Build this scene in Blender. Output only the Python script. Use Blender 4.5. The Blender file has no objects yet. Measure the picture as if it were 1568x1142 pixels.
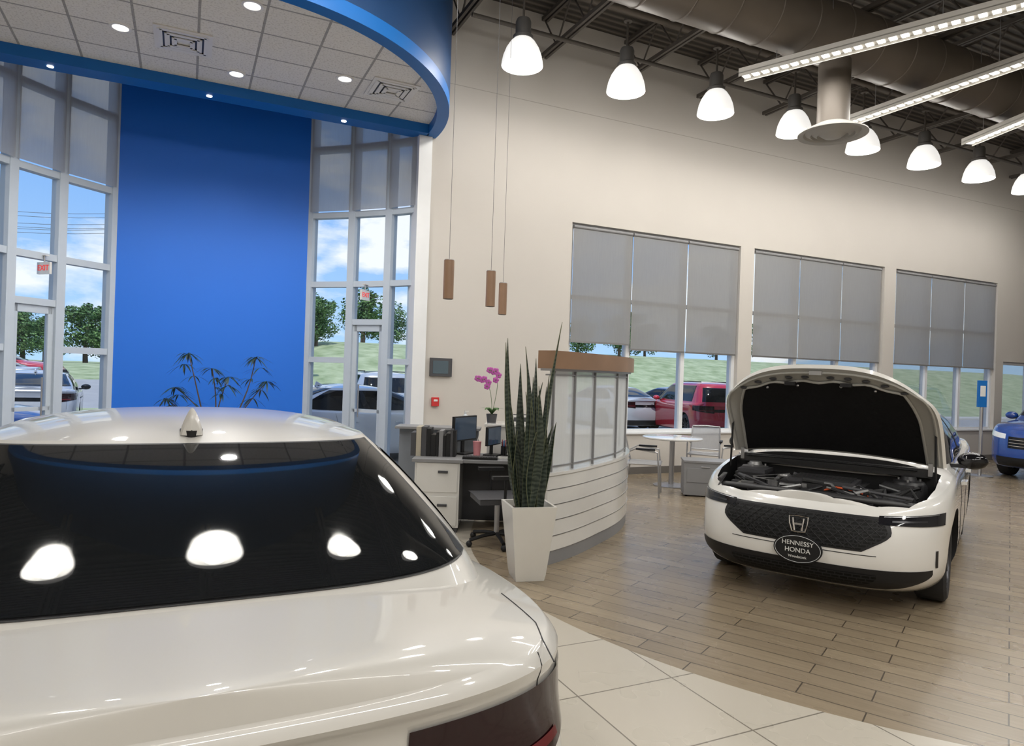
import bpy, math, random
import numpy as np
from mathutils import Vector, Matrix
random.seed(4)
TH=math.radians(25.46); CT=math.cos(TH); ST=math.sin(TH)
def cw(X,D,z=0.0):
    dx=X+1.36; dy=D-10.0
    return Vector((dx*CT+dy*ST, -dx*ST+dy*CT, z))
R=math.radians
# ------------------------------------------------------------------ materials
MATS={}
def new_mat(name):
    m=bpy.data.materials.new(name); m.use_nodes=True
    MATS[name]=m
    return m, m.node_tree.nodes, m.node_tree.links
def mat(name,col,rough=.5,metal=0,coat=0,em=None,es=0,var=.04,vs=6,spec=.5,bump=0,bs=60):
    if name in MATS: return MATS[name]
    m,N,L=new_mat(name); b=N['Principled BSDF']
    b.inputs['Roughness'].default_value=rough; b.inputs['Metallic'].default_value=metal
    b.inputs['Coat Weight'].default_value=coat; b.inputs['Coat Roughness'].default_value=.03
    b.inputs['Specular IOR Level'].default_value=spec
    tc=N.new('ShaderNodeTexCoord'); nz=N.new('ShaderNodeTexNoise'); nz.inputs['Scale'].default_value=vs
    L.new(tc.outputs['Object'],nz.inputs['Vector'])
    mx=N.new('ShaderNodeMix'); mx.data_type='RGBA'
    a=[max(0,c*(1-var)) for c in col]; d=[min(1,c*(1+var)) for c in col]
    mx.inputs[6].default_value=(*a,1); mx.inputs[7].default_value=(*d,1)
    L.new(nz.outputs[0],mx.inputs[0]); L.new(mx.outputs[2],b.inputs['Base Color'])
    if em: b.inputs['Emission Color'].default_value=(*em,1); b.inputs['Emission Strength'].default_value=es
    if bump:
        n2=N.new('ShaderNodeTexNoise'); n2.inputs['Scale'].default_value=bs; L.new(tc.outputs['Object'],n2.inputs['Vector'])
        bp=N.new('ShaderNodeBump'); bp.inputs['Strength'].default_value=bump; bp.inputs['Distance'].default_value=.01
        L.new(n2.outputs[0],bp.inputs['Height']); L.new(bp.outputs[0],b.inputs['Normal'])
    return m
def glassmat(name,tint=(.95,.98,1),gl=.08):
    m,N,L=new_mat(name); N.remove(N['Principled BSDF']); o=N['Material Output']
    t=N.new('ShaderNodeBsdfTransparent'); t.inputs[0].default_value=(*tint,1)
    g=N.new('ShaderNodeBsdfGlossy'); g.inputs['Roughness'].default_value=.02
    fr=N.new('ShaderNodeFresnel'); fr.inputs[0].default_value=1.35
    ml=N.new('ShaderNodeMath'); ml.operation='MULTIPLY'; ml.inputs[1].default_value=gl*8
    L.new(fr.outputs[0],ml.inputs[0])
    mx=N.new('ShaderNodeMixShader'); L.new(ml.outputs[0],mx.inputs[0]); L.new(t.outputs[0],mx.inputs[1]); L.new(g.outputs[0],mx.inputs[2])
    L.new(mx.outputs[0],o.inputs[0]); return m
def fabric(name,col,tr=.15,tl=.5):
    m,N,L=new_mat(name); N.remove(N['Principled BSDF']); o=N['Material Output']
    d=N.new('ShaderNodeBsdfDiffuse'); d.inputs[0].default_value=(*col,1)
    tt=N.new('ShaderNodeBsdfTranslucent'); tt.inputs[0].default_value=(*col,1)
    tp=N.new('ShaderNodeBsdfTransparent')
    tc=N.new('ShaderNodeTexCoord'); mp=N.new('ShaderNodeMapping'); mp.inputs['Scale'].default_value=(60,60,4)
    nz=N.new('ShaderNodeTexNoise'); nz.inputs['Scale'].default_value=1; L.new(tc.outputs['Object'],mp.inputs[0]); L.new(mp.outputs[0],nz.inputs[0])
    mc=N.new('ShaderNodeMix'); mc.data_type='RGBA'; mc.inputs[6].default_value=(*[c*.9 for c in col],1); mc.inputs[7].default_value=(*[min(1,c*1.1) for c in col],1)
    L.new(nz.outputs[0],mc.inputs[0]); L.new(mc.outputs[2],d.inputs[0])
    m1=N.new('ShaderNodeMixShader'); m1.inputs[0].default_value=tl; L.new(d.outputs[0],m1.inputs[1]); L.new(tt.outputs[0],m1.inputs[2])
    m2=N.new('ShaderNodeMixShader'); m2.inputs[0].default_value=tr; L.new(m1.outputs[0],m2.inputs[1]); L.new(tp.outputs[0],m2.inputs[2])
    L.new(m2.outputs[0],o.inputs[0]); return m
M_wall=mat('wall_paint',(.53,.50,.46),.75,var=.03,vs=1.5,bump=.05,bs=120)
M_backlit=mat('backlit_white_frame',(.50,.56,.63),.4)  # bay frames: backlit shade put into the color, darker than the white trim
M_trimw=mat('white_trim',(.72,.73,.74),.4)
M_ventw=mat('vent_white',(.74,.73,.71),.45)
M_blue=mat('blue_paint',(.004,.145,.68),.5,var=.06,vs=.6)
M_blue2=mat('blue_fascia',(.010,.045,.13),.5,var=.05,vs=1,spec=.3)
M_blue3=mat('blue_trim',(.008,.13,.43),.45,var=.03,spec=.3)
M_black=mat('black_plastic',(.012,.012,.013),.45,spec=.3)
M_gloss=mat('gloss_black',(.006,.006,.007),.10,spec=.4)
M_carglass=mat('car_glass',(.008,.009,.010),.03,spec=.30,var=.1)
M_rubber=mat('tire_rubber',(.02,.02,.021),.8)
M_chrome=mat('chrome',(.75,.75,.77),.12,metal=1)
M_steel=mat('brushed_steel',(.45,.45,.46),.35,metal=.9)
M_alloy=mat('dark_alloy',(.05,.05,.055),.3,metal=.6)
M_paint=mat('pearl_white_paint',(.55,.535,.50),.34,coat=.7,var=.01)
M_paint2=mat('white_paint',(.74,.73,.70),.25,coat=1,var=.01)
M_red=mat('red_paint',(.45,.015,.03),.25,coat=1)
M_bluec=mat('blue_car_paint',(.008,.05,.26),.25,coat=1)
M_blued=mat('bright_blue_car_paint',(.02,.12,.42),.25,coat=1)
M_silver=mat('silver_paint',(.45,.47,.5),.3,metal=.3,coat=1)
M_navy=mat('navy_paint',(.03,.05,.12),.25,coat=1)
M_tail=mat('tail_lamp_lens',(.014,.002,.003),.06,spec=.35)
M_lens=mat('headlamp_lens',(.012,.012,.015),.06,spec=.5)
M_drl=mat('led_strip',(.75,.78,.8),.2,coat=1)
M_wood=mat('wood_veneer',(.25,.15,.09),.4,var=.25,vs=3)
M_cwhite=mat('white_laminate',(.70,.69,.66),.2,coat=.6)
M_gray=mat('gray_laminate',(.22,.22,.225),.5)
M_dk=mat('dark_gray',(.05,.05,.055),.5)
M_mesh=fabric('mesh_fabric',(.42,.43,.45),.25,.3)
M_blind=fabric('roller_shade_fabric',(.47,.465,.455),.20,.5)
M_blind2=fabric('sheer_shade_fabric',(.54,.56,.60),.33,.5)
M_glass=glassmat('window_glass')
M_screen=fabric('perforated_screen',(.72,.74,.74),.42,.4)
M_duct=mat('duct_metal',(.13,.11,.09),.5,metal=.2,var=.08)
M_joist=mat('joist_steel',(.085,.074,.064),.6)
M_shade=mat('lamp_acrylic',(.85,.85,.83),.3,em=(1,.98,.95),es=.75)
M_bulb=mat('lamp_lens_emit',(.9,.9,.88),.3,em=(1,.96,.9),es=10)
M_strip=mat('strip_emit',(.9,.9,.88),.3,em=(1,.97,.9),es=2.6)
M_dl=mat('downlight_emit',(.9,.9,.88),.3,em=(1,.97,.92),es=5)
M_leafs=mat('tree_leaves',(.05,.12,.03),.7,var=.5,vs=3)
M_bark=mat('bark',(.12,.08,.05),.8)
M_soil=mat('soil',(.05,.035,.025),.9)
def deckmat():
    m,N,L=new_mat('ceiling_deck'); b=N['Principled BSDF']; b.inputs['Roughness'].default_value=.7
    tc=N.new('ShaderNodeTexCoord'); w=N.new('ShaderNodeTexWave'); w.wave_type='BANDS'; w.bands_direction='Y'; w.inputs['Scale'].default_value=2.2; w.wave_profile='SIN'
    L.new(tc.outputs['Object'],w.inputs[0]); cr=N.new('ShaderNodeValToRGB'); cr.color_ramp.elements[0].color=(.04,.035,.03,1); cr.color_ramp.elements[1].color=(.14,.12,.10,1)
    L.new(w.outputs[0],cr.inputs[0]); L.new(cr.outputs[0],b.inputs['Base Color'])
    bp=N.new('ShaderNodeBump'); bp.inputs['Distance'].default_value=.05; L.new(w.outputs[0],bp.inputs['Height']); L.new(bp.outputs[0],b.inputs['Normal'])
    return m
M_deck=deckmat()
def brick(N,L,vec,w,h,mort,c1,c2,cm,offset=0.5,smooth=.1):
    b=N.new('ShaderNodeTexBrick'); b.offset=offset; b.offset_frequency=2; b.squash=1
    b.inputs['Scale'].default_value=1; b.inputs['Brick Width'].default_value=w; b.inputs['Row Height'].default_value=h
    b.inputs['Mortar Size'].default_value=mort; b.inputs['Mortar Smooth'].default_value=smooth; b.inputs['Bias'].default_value=0
    b.inputs['Color1'].default_value=(*c1,1); b.inputs['Color2'].default_value=(*c2,1); b.inputs['Mortar'].default_value=(*cm,1)
    L.new(vec,b.inputs['Vector']); return b
def floormat():
    m,N,L=new_mat('floor_tile_and_plank'); b=N['Principled BSDF']
    tc=N.new('ShaderNodeTexCoord'); V=tc.outputs['Object']
    t=brick(N,L,V,.6,.6,.0045,(.44,.405,.34),(.47,.43,.36),(.17,.15,.12),0)
    vr=N.new('ShaderNodeVectorRotate'); vr.rotation_type='Z_AXIS'; vr.inputs['Angle'].default_value=R(61.5); L.new(V,vr.inputs['Vector'])
    p=brick(N,L,vr.outputs[0],.92,.155,.004,(.30,.24,.163),(.235,.185,.125),(.065,.05,.035),.37)
    mp=N.new('ShaderNodeMapping'); mp.inputs['Scale'].default_value=(1.5,22,1); L.new(vr.outputs[0],mp.inputs[0])
    nz=N.new('ShaderNodeTexNoise'); nz.inputs['Scale'].default_value=2; nz.inputs['Detail'].default_value=5; L.new(mp.outputs[0],nz.inputs[0])
    gm=N.new('ShaderNodeMix'); gm.data_type='RGBA'; gm.blend_type='MULTIPLY'; gm.inputs[0].default_value=.5
    cr=N.new('ShaderNodeValToRGB'); cr.color_ramp.elements[0].position=.3; cr.color_ramp.elements[0].color=(.62,.6,.57,1); cr.color_ramp.elements[1].position=.7; cr.color_ramp.elements[1].color=(1,1,1,1)
    L.new(nz.outputs[0],cr.inputs[0]); L.new(p.outputs[0],gm.inputs[6]); L.new(cr.outputs[0],gm.inputs[7])
    c=cw(3.8,7.0)
    sub=N.new('ShaderNodeVectorMath'); sub.operation='SUBTRACT'; sub.inputs[1].default_value=(c.x,c.y,0); L.new(V,sub.inputs[0])
    r2=N.new('ShaderNodeVectorRotate'); r2.rotation_type='Z_AXIS'; r2.inputs['Angle'].default_value=TH; L.new(sub.outputs[0],r2.inputs['Vector'])
    mn=N.new('ShaderNodeVectorMath'); mn.operation='MINIMUM'; mn.inputs[1].default_value=(0,0,0); L.new(r2.outputs[0],mn.inputs[0])
    ln=N.new('ShaderNodeVectorMath'); ln.operation='LENGTH'; L.new(mn.outputs[0],ln.inputs[0])
    lt=N.new('ShaderNodeMath'); lt.operation='LESS_THAN'; lt.inputs[1].default_value=4.17; L.new(ln.outputs['Value'],lt.inputs[0])
    mx=N.new('ShaderNodeMix'); mx.data_type='RGBA'; L.new(lt.outputs[0],mx.inputs[0]); L.new(t.outputs[0],mx.inputs[6]); L.new(gm.outputs[2],mx.inputs[7])
    L.new(mx.outputs[2],b.inputs['Base Color'])
    n3=N.new('ShaderNodeTexNoise'); n3.inputs['Scale'].default_value=3; L.new(V,n3.inputs[0])
    mr=N.new('ShaderNodeMapRange'); mr.inputs[3].default_value=.22; mr.inputs[4].default_value=.34; L.new(n3.outputs[0],mr.inputs[0]); L.new(mr.outputs[0],b.inputs['Roughness'])
    fm=N.new('ShaderNodeMix'); L.new(lt.outputs[0],fm.inputs[0]); L.new(t.outputs['Fac'],fm.inputs[2]); L.new(p.outputs['Fac'],fm.inputs[3])
    bp=N.new('ShaderNodeBump'); bp.invert=True; bp.inputs['Distance'].default_value=.002; bp.inputs['Strength'].default_value=.5; L.new(fm.outputs[0],bp.inputs['Height']); L.new(bp.outputs[0],b.inputs['Normal'])
    return m
M_floor=floormat()
def tilemat():
    m,N,L=new_mat('acoustic_tile'); b=N['Principled BSDF']; b.inputs['Roughness'].default_value=.8
    tc=N.new('ShaderNodeTexCoord'); t=brick(N,L,tc.outputs['Object'],.61,.61,.013,(.78,.76,.72),(.75,.73,.69),(.36,.35,.34),0)
    nz=N.new('ShaderNodeTexNoise'); nz.inputs['Scale'].default_value=45; nz.inputs['Detail'].default_value=3; L.new(tc.outputs['Object'],nz.inputs[0])
    cr=N.new('ShaderNodeValToRGB'); cr.color_ramp.elements[0].position=.33; cr.color_ramp.elements[0].color=(.55,.53,.5,1); cr.color_ramp.elements[1].position=.5; cr.color_ramp.elements[1].color=(1,1,1,1); L.new(nz.outputs[0],cr.inputs[0])
    g=N.new('ShaderNodeMix'); g.data_type='RGBA'; g.blend_type='MULTIPLY'; g.inputs[0].default_value=.5; L.new(t.outputs[0],g.inputs[6]); L.new(cr.outputs[0],g.inputs[7]); L.new(g.outputs[2],b.inputs['Base Color'])
    bp=N.new('ShaderNodeBump'); bp.inputs['Distance'].default_value=.012; L.new(t.outputs['Fac'],bp.inputs['Height']); L.new(bp.outputs[0],b.inputs['Normal'])
    return m
M_tile=tilemat()
def grillemat():
    m,N,L=new_mat('honeycomb_grille'); b=N['Principled BSDF']; b.inputs['Roughness'].default_value=.55; b.inputs['Specular IOR Level'].default_value=.2
    tc=N.new('ShaderNodeTexCoord'); sp=N.new('ShaderNodeSeparateXYZ'); L.new(tc.outputs['Object'],sp.inputs[0])
    cb=N.new('ShaderNodeCombineXYZ'); L.new(sp.outputs[1],cb.inputs[0]); L.new(sp.outputs[2],cb.inputs[1])
    t=brick(N,L,cb.outputs[0],.055,.024,.004,(.002,.002,.002),(.003,.003,.003),(.016,.016,.017),.5)
    L.new(t.outputs[0],b.inputs['Base Color'])
    return m
M_grille=grillemat()
def groundmat():
    m,N,L=new_mat('outdoor_ground'); b=N['Principled BSDF']; b.inputs['Roughness'].default_value=.9
    tc=N.new('ShaderNodeTexCoord'); sp=N.new('ShaderNodeSeparateXYZ'); L.new(tc.outputs['Object'],sp.inputs[0])
    nz=N.new('ShaderNodeTexNoise'); nz.inputs['Scale'].default_value=1.3; nz.inputs['Detail'].default_value=8; L.new(tc.outputs['Object'],nz.inputs[0])
    g=N.new('ShaderNodeValToRGB'); g.color_ramp.elements[0].position=.3; g.color_ramp.elements[0].color=(.19,.25,.11,1); g.color_ramp.elements[1].position=.7; g.color_ramp.elements[1].color=(.42,.46,.28,1); L.new(nz.outputs[0],g.inputs[0])
    a=N.new('ShaderNodeValToRGB'); a.color_ramp.elements[0].color=(.26,.26,.27,1); a.color_ramp.elements[1].color=(.38,.38,.38,1); L.new(nz.outputs[0],a.inputs[0])
    def cmp(op,val,axis=1):
        g1=N.new('ShaderNodeMath'); g1.operation=op; g1.inputs[1].default_value=val; L.new(sp.outputs[axis],g1.inputs[0]); return g1
    def mul(p,q,op='MULTIPLY'):
        mm=N.new('ShaderNodeMath'); mm.operation=op; L.new(p.outputs[0],mm.inputs[0]); L.new(q.outputs[0],mm.inputs[1]); return mm
    gt=cmp('GREATER_THAN',15.5)
    road=mul(mul(cmp('GREATER_THAN',18.0),cmp('LESS_THAN',27.0)),cmp('LESS_THAN',-1.0,0))
    gt=mul(gt,road,'SUBTRACT')
    mx=N.new('ShaderNodeMix'); mx.data_type='RGBA'; L.new(gt.outputs[0],mx.inputs[0]); L.new(a.outputs[0],mx.inputs[6]); L.new(g.outputs[0],mx.inputs[7]); L.new(mx.outputs[2],b.inputs['Base Color'])
    return m
M_ground=groundmat()
def leafmat():
    m,N,L=new_mat('snake_plant_leaf'); b=N['Principled BSDF']; b.inputs['Roughness'].default_value=.4
    tc=N.new('ShaderNodeTexCoord'); w=N.new('ShaderNodeTexWave'); w.bands_direction='Z'; w.inputs['Scale'].default_value=9; w.inputs['Distortion'].default_value=9; w.inputs['Detail'].default_value=2
    L.new(tc.outputs['Object'],w.inputs[0]); cr=N.new('ShaderNodeValToRGB'); cr.color_ramp.elements[0].color=(.012,.022,.016,1); cr.color_ramp.elements[1].color=(.06,.078,.058,1); L.new(w.outputs[0],cr.inputs[0]); L.new(cr.outputs[0],b.inputs['Base Color'])
    return m
M_leaf=leafmat()
M_leafedge=mat('leaf_margin',(.15,.16,.08),.5)
# ------------------------------------------------------------------ mesh builder
class MB:
    def __init__(s): s.v=[]; s.f=[]; s.m=[]; s.sm=[]; s.mats=[]; s.M=None
    def mi(s,m):
        if m not in s.mats: s.mats.append(m)
        return s.mats.index(m)
    def add(s,vs,fs,m,smooth=False,M=None):
        o=len(s.v); T=None
        if s.M is not None: T=s.M
        if M is not None: T=M if T is None else T@M
        for p in vs:
            p=Vector(p); s.v.append(tuple(T@p) if T is not None else tuple(p))
        k=s.mi(m)
        for f in fs: s.f.append([i+o for i in f]); s.m.append(k); s.sm.append(smooth)
    def box(s,c,d,m,rz=0,M=None,taper=1.0):
        x,y,z=[q/2 for q in d]; t=taper
        vs=[(-x*t,-y*t,-z),(x*t,-y*t,-z),(x*t,y*t,-z),(-x*t,y*t,-z),(-x,-y,z),(x,-y,z),(x,y,z),(-x,y,z)]
        fs=[(3,2,1,0),(4,5,6,7),(0,1,5,4),(1,2,6,5),(2,3,7,6),(3,0,4,7)]
        T=Matrix.Translation(c)@Matrix.Rotation(rz,4,'Z')
        s.add(vs,fs,m,False,T if M is None else M@T)
    def bx(s,a,b,m):
        s.box([(a[i]+b[i])/2 for i in range(3)],[abs(b[i]-a[i]) for i in range(3)],m)
    def cyl(s,p0,p1,r0,m,r1=None,seg=16,cap=True,smooth=True):
        p0=Vector(p0);p1=Vector(p1); r1=r0 if r1 is None else r1
        d=(p1-p0).normalized(); u=d.orthogonal().normalized(); w=d.cross(u); vs=[];fs=[]
        for i in range(seg):
            a=2*math.pi*i/seg; e=u*math.cos(a)+w*math.sin(a); vs.append(p0+e*r0); vs.append(p1+e*r1)
        for i in range(seg):
            j=(i+1)%seg; fs.append((2*i,2*j,2*j+1,2*i+1))
        s.add(vs,fs,m,smooth)
        if cap: s.add(vs,[[2*i for i in range(seg)][::-1],[2*i+1 for i in range(seg)]],m,False)
    def tube(s,pts,r,m,seg=8,rr=None):
        pts=[Vector(p) for p in pts]; n=len(pts); vs=[];fs=[]; u=None
        for i,p in enumerate(pts):
            d=(pts[min(i+1,n-1)]-pts[max(i-1,0)])
            if d.length<1e-9: d=Vector((0,0,1))
            d.normalize()
            if u is None: u=d.orthogonal().normalized()
            u=(u-d*u.dot(d)); u=u.normalized() if u.length>1e-6 else d.orthogonal().normalized()
            w=d.cross(u); q=rr[i] if rr else r
            for k in range(seg):
                a=2*math.pi*k/seg; vs.append(p+(u*math.cos(a)+w*math.sin(a))*q)
        for i in range(n-1):
            for k in range(seg):
                l=(k+1)%seg; fs.append((i*seg+k,i*seg+l,(i+1)*seg+l,(i+1)*seg+k))
        fs.append([k for k in range(seg)][::-1]); fs.append([(n-1)*seg+k for k in range(seg)])
        s.add(vs,fs,m,True)
    def lathe(s,prof,m,o=(0,0,0),seg=32,M=None,smooth=True):
        vs=[];fs=[];n=len(prof)
        for k in range(seg):
            a=2*math.pi*k/seg
            for r,z in prof: vs.append((o[0]+r*math.cos(a),o[1]+r*math.sin(a),o[2]+z))
        for k in range(seg):
            l=(k+1)%seg
            for i in range(n-1): fs.append((k*n+i,l*n+i,l*n+i+1,k*n+i+1))
        s.add(vs,fs,m,smooth,M)
    def grid(s,fn,nu,nv,m,smooth=True):
        vs=[fn(i/nu,j/nv) for i in range(nu+1) for j in range(nv+1)]
        fs=[(i*(nv+1)+j,(i+1)*(nv+1)+j,(i+1)*(nv+1)+j+1,i*(nv+1)+j+1) for i in range(nu) for j in range(nv)]
        s.add(vs,fs,m,smooth)
    def patch(s,fn,nu,nv,m,off,outward):
        vs=[]
        e=1e-3
        for i in range(nu+1):
            for j in range(nv+1):
                u=i/nu;v=j/nv; p=Vector(fn(u,v))
                a=Vector(fn(min(1,u+e),v))-Vector(fn(max(0,u-e),v)); b=Vector(fn(u,min(1,v+e)))-Vector(fn(u,max(0,v-e)))
                n=a.cross(b)
                if n.length<1e-12: n=Vector(outward(p))
                n.normalize()
                if n.dot(Vector(outward(p)))<0: n=-n
                vs.append(p+n*off)
        fs=[(i*(nv+1)+j,(i+1)*(nv+1)+j,(i+1)*(nv+1)+j+1,i*(nv+1)+j+1) for i in range(nu) for j in range(nv)]
        s.add(vs,fs,m,True)
    def ball(s,c,r,m,seg=16,rings=10,M=None):
        if not hasattr(r,'__len__'): r=(r,r,r)
        vs=[];fs=[]
        for i in range(rings+1):
            t=math.pi*i/rings
            for k in range(seg):
                a=2*math.pi*k/seg; vs.append((c[0]+r[0]*math.sin(t)*math.cos(a),c[1]+r[1]*math.sin(t)*math.sin(a),c[2]-r[2]*math.cos(t)))
        for i in range(rings):
            for k in range(seg):
                l=(k+1)%seg; fs.append((i*seg+k,i*seg+l,(i+1)*seg+l,(i+1)*seg+k))
        s.add(vs,fs,m,True,M)
    def prism(s,poly,z0,z1,m,M=None):
        n=len(poly); vs=[(x,y,z0) for x,y in poly]+[(x,y,z1) for x,y in poly]
        fs=[list(range(n))[::-1],list(range(n,2*n))]+[(i,(i+1)%n,(i+1)%n+n,i+n) for i in range(n)]
        s.add(vs,fs,m,False,M)
    def mesh(s,me,mats=None,M=None):
        o=len(s.v); T=M
        for v in me.vertices: s.v.append(tuple(T@v.co) if T is not None else tuple(v.co))
        for p in me.polygons:
            mm=mats[min(p.material_index,len(mats)-1)]
            s.f.append([i+o for i in p.vertices]); s.m.append(s.mi(mm)); s.sm.append(p.use_smooth)
    def text(s,txt,size,m,M,ext=.002):
        c=bpy.data.curves.new('t','FONT'); c.body=txt; c.size=size; c.extrude=ext; c.align_x='CENTER'; c.align_y='CENTER'
        o=bpy.data.objects.new('t',c); bpy.context.scene.collection.objects.link(o)
        dg=bpy.context.evaluated_depsgraph_get(); me=bpy.data.meshes.new_from_object(o.evaluated_get(dg))
        s.mesh(me,[m],M); bpy.data.objects.remove(o); bpy.data.meshes.remove(me)
    def build(s,name,loc=(0,0,0),rz=0,bevel=0,merge=False,ang=38):
        me=bpy.data.meshes.new(name); me.from_pydata(s.v,[],s.f)
        for m in s.mats: me.materials.append(m)
        me.polygons.foreach_set('material_index',s.m); me.polygons.foreach_set('use_smooth',s.sm)
        me.update()
        try: me.set_sharp_from_angle(angle=R(ang))
        except Exception: pass
        o=bpy.data.objects.new(name,me); bpy.context.scene.collection.objects.link(o)
        o.location=loc; o.rotation_euler=(0,0,rz)
        if bevel:
            b=o.modifiers.new('bevel','BEVEL'); b.width=bevel; b.segments=2; b.limit_method='ANGLE'; b.angle_limit=R(40)
        return o
def inst(o,loc,rz=0,name=None,over=None):
    n=bpy.data.objects.new(name or o.name.split('.')[0],o.data); bpy.context.scene.collection.objects.link(n)
    n.location=loc; n.rotation_euler=(0,0,rz)
    for md in o.modifiers:
        if md.type=='BEVEL':
            b=n.modifiers.new('bevel','BEVEL'); b.width=md.width; b.segments=2; b.limit_method='ANGLE'; b.angle_limit=md.angle_limit
    if over:
        for sl in n.material_slots:
            if sl.material in over:
                mm=over[sl.material]; sl.link='OBJECT'; sl.material=mm
    return n
def interp(xs,ys):
    xs=np.array(xs,float); ys=np.array(ys,float); h=np.diff(xs); d=np.diff(ys)/h; m=np.zeros(len(xs))
    m[0]=d[0]; m[-1]=d[-1]
    for i in range(1,len(xs)-1):
        if d[i-1]*d[i]>0: m[i]=2*d[i-1]*d[i]/(d[i-1]+d[i])
    def f(x):
        x=min(max(x,xs[0]),xs[-1]); i=int(min(max(np.searchsorted(xs,x)-1,0),len(xs)-2))
        t=(x-xs[i])/h[i]
        return float((2*t**3-3*t*t+1)*ys[i]+(t**3-2*t*t+t)*h[i]*m[i]+(-2*t**3+3*t*t)*ys[i+1]+(t**3-t*t)*h[i]*m[i+1])
    return f
def smst(t): t=min(1,max(0,t)); return t*t*(3-2*t)
# ------------------------------------------------------------------ cars
SEDAN=dict(z0=.17,mr=17,mf=8.5,k=2.9,ce=3.4,tp=.055,
  zs=([0,.4,.8,1.2,2,3,3.6,4.2,4.6,4.85,4.97],[1.04,1.035,1.015,.985,.95,.93,.93,.875,.815,.765,.74]),
  zc=([0,.03,.08,.35,.6,1.5,3.4,3.8,4.3,4.6,4.8,4.97],[1.085,1.098,1.102,1.104,1.107,1.11,1.06,1.035,.98,.91,.84,.76]),
  lv=([0,.08,.2,.4,.55,.7,.82,.92,.965,1],
      [.14,.05,.005,-.02,-.01,.03,.055,.045,.02,.040],
      [4.78,4.88,4.95,4.97,4.965,4.945,4.915,4.875,4.85,4.82],
      [.85,.89,.92,.93,.93,.935,.93,.92,.91,.885]),
  gz=([.90,1.0,1.05,1.12,1.20,1.28,1.34,1.39],[.12,.30,.37,.50,.72,.96,1.16,1.35],[3.88,3.68,3.56,3.38,3.16,2.94,2.74,2.58],[.87,.845,.83,.808,.768,.72,.675,.635]),
  gm=7,gk=3.8,crown=.068,ax=(1.18,4.01),wr=.335,
  rg=(1.115,1.377,.742,.597),sw=(1.0,1.335),ws=(1.06,1.36,.76,.56))
SUV=dict(z0=.22,mr=16,mf=10,k=3.0,ce=3.0,tp=0,
  zs=([0,.3,1,2,3,3.4,3.9,4.3,4.5,4.62],[1.08,1.08,1.06,1.05,1.04,1.03,1.0,.95,.9,.86]),
  zc=([0,.3,1,2,3.2,3.6,4.2,4.45,4.62],[1.1,1.12,1.1,1.1,1.14,1.1,1.05,.98,.9]),
  lv=([0,.08,.2,.4,.55,.7,.82,.92,.97,1],
      [.14,.06,.01,0,.02,.04,.05,.06,.07,.08],
      [4.45,4.55,4.61,4.62,4.61,4.6,4.58,4.55,4.52,4.5],
      [.86,.9,.92,.93,.93,.93,.925,.915,.90,.88]),
  gz=([1.0,1.1,1.2,1.3,1.42,1.52,1.6,1.64],[.02,.07,.12,.17,.24,.30,.36,.45],[3.7,3.5,3.34,3.18,2.98,2.80,2.62,2.45],[.88,.85,.82,.79,.75,.71,.67,.62]),
  gm=10,gk=3.4,crown=.06,ax=(.95,3.65),wr=.36,
  rg=(1.12,1.52,.70,.60),sw=(1.12,1.56),ws=(1.15,1.58,.76,.6))
def sg(v,p): return math.copysign(abs(v)**p,v)
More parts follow.
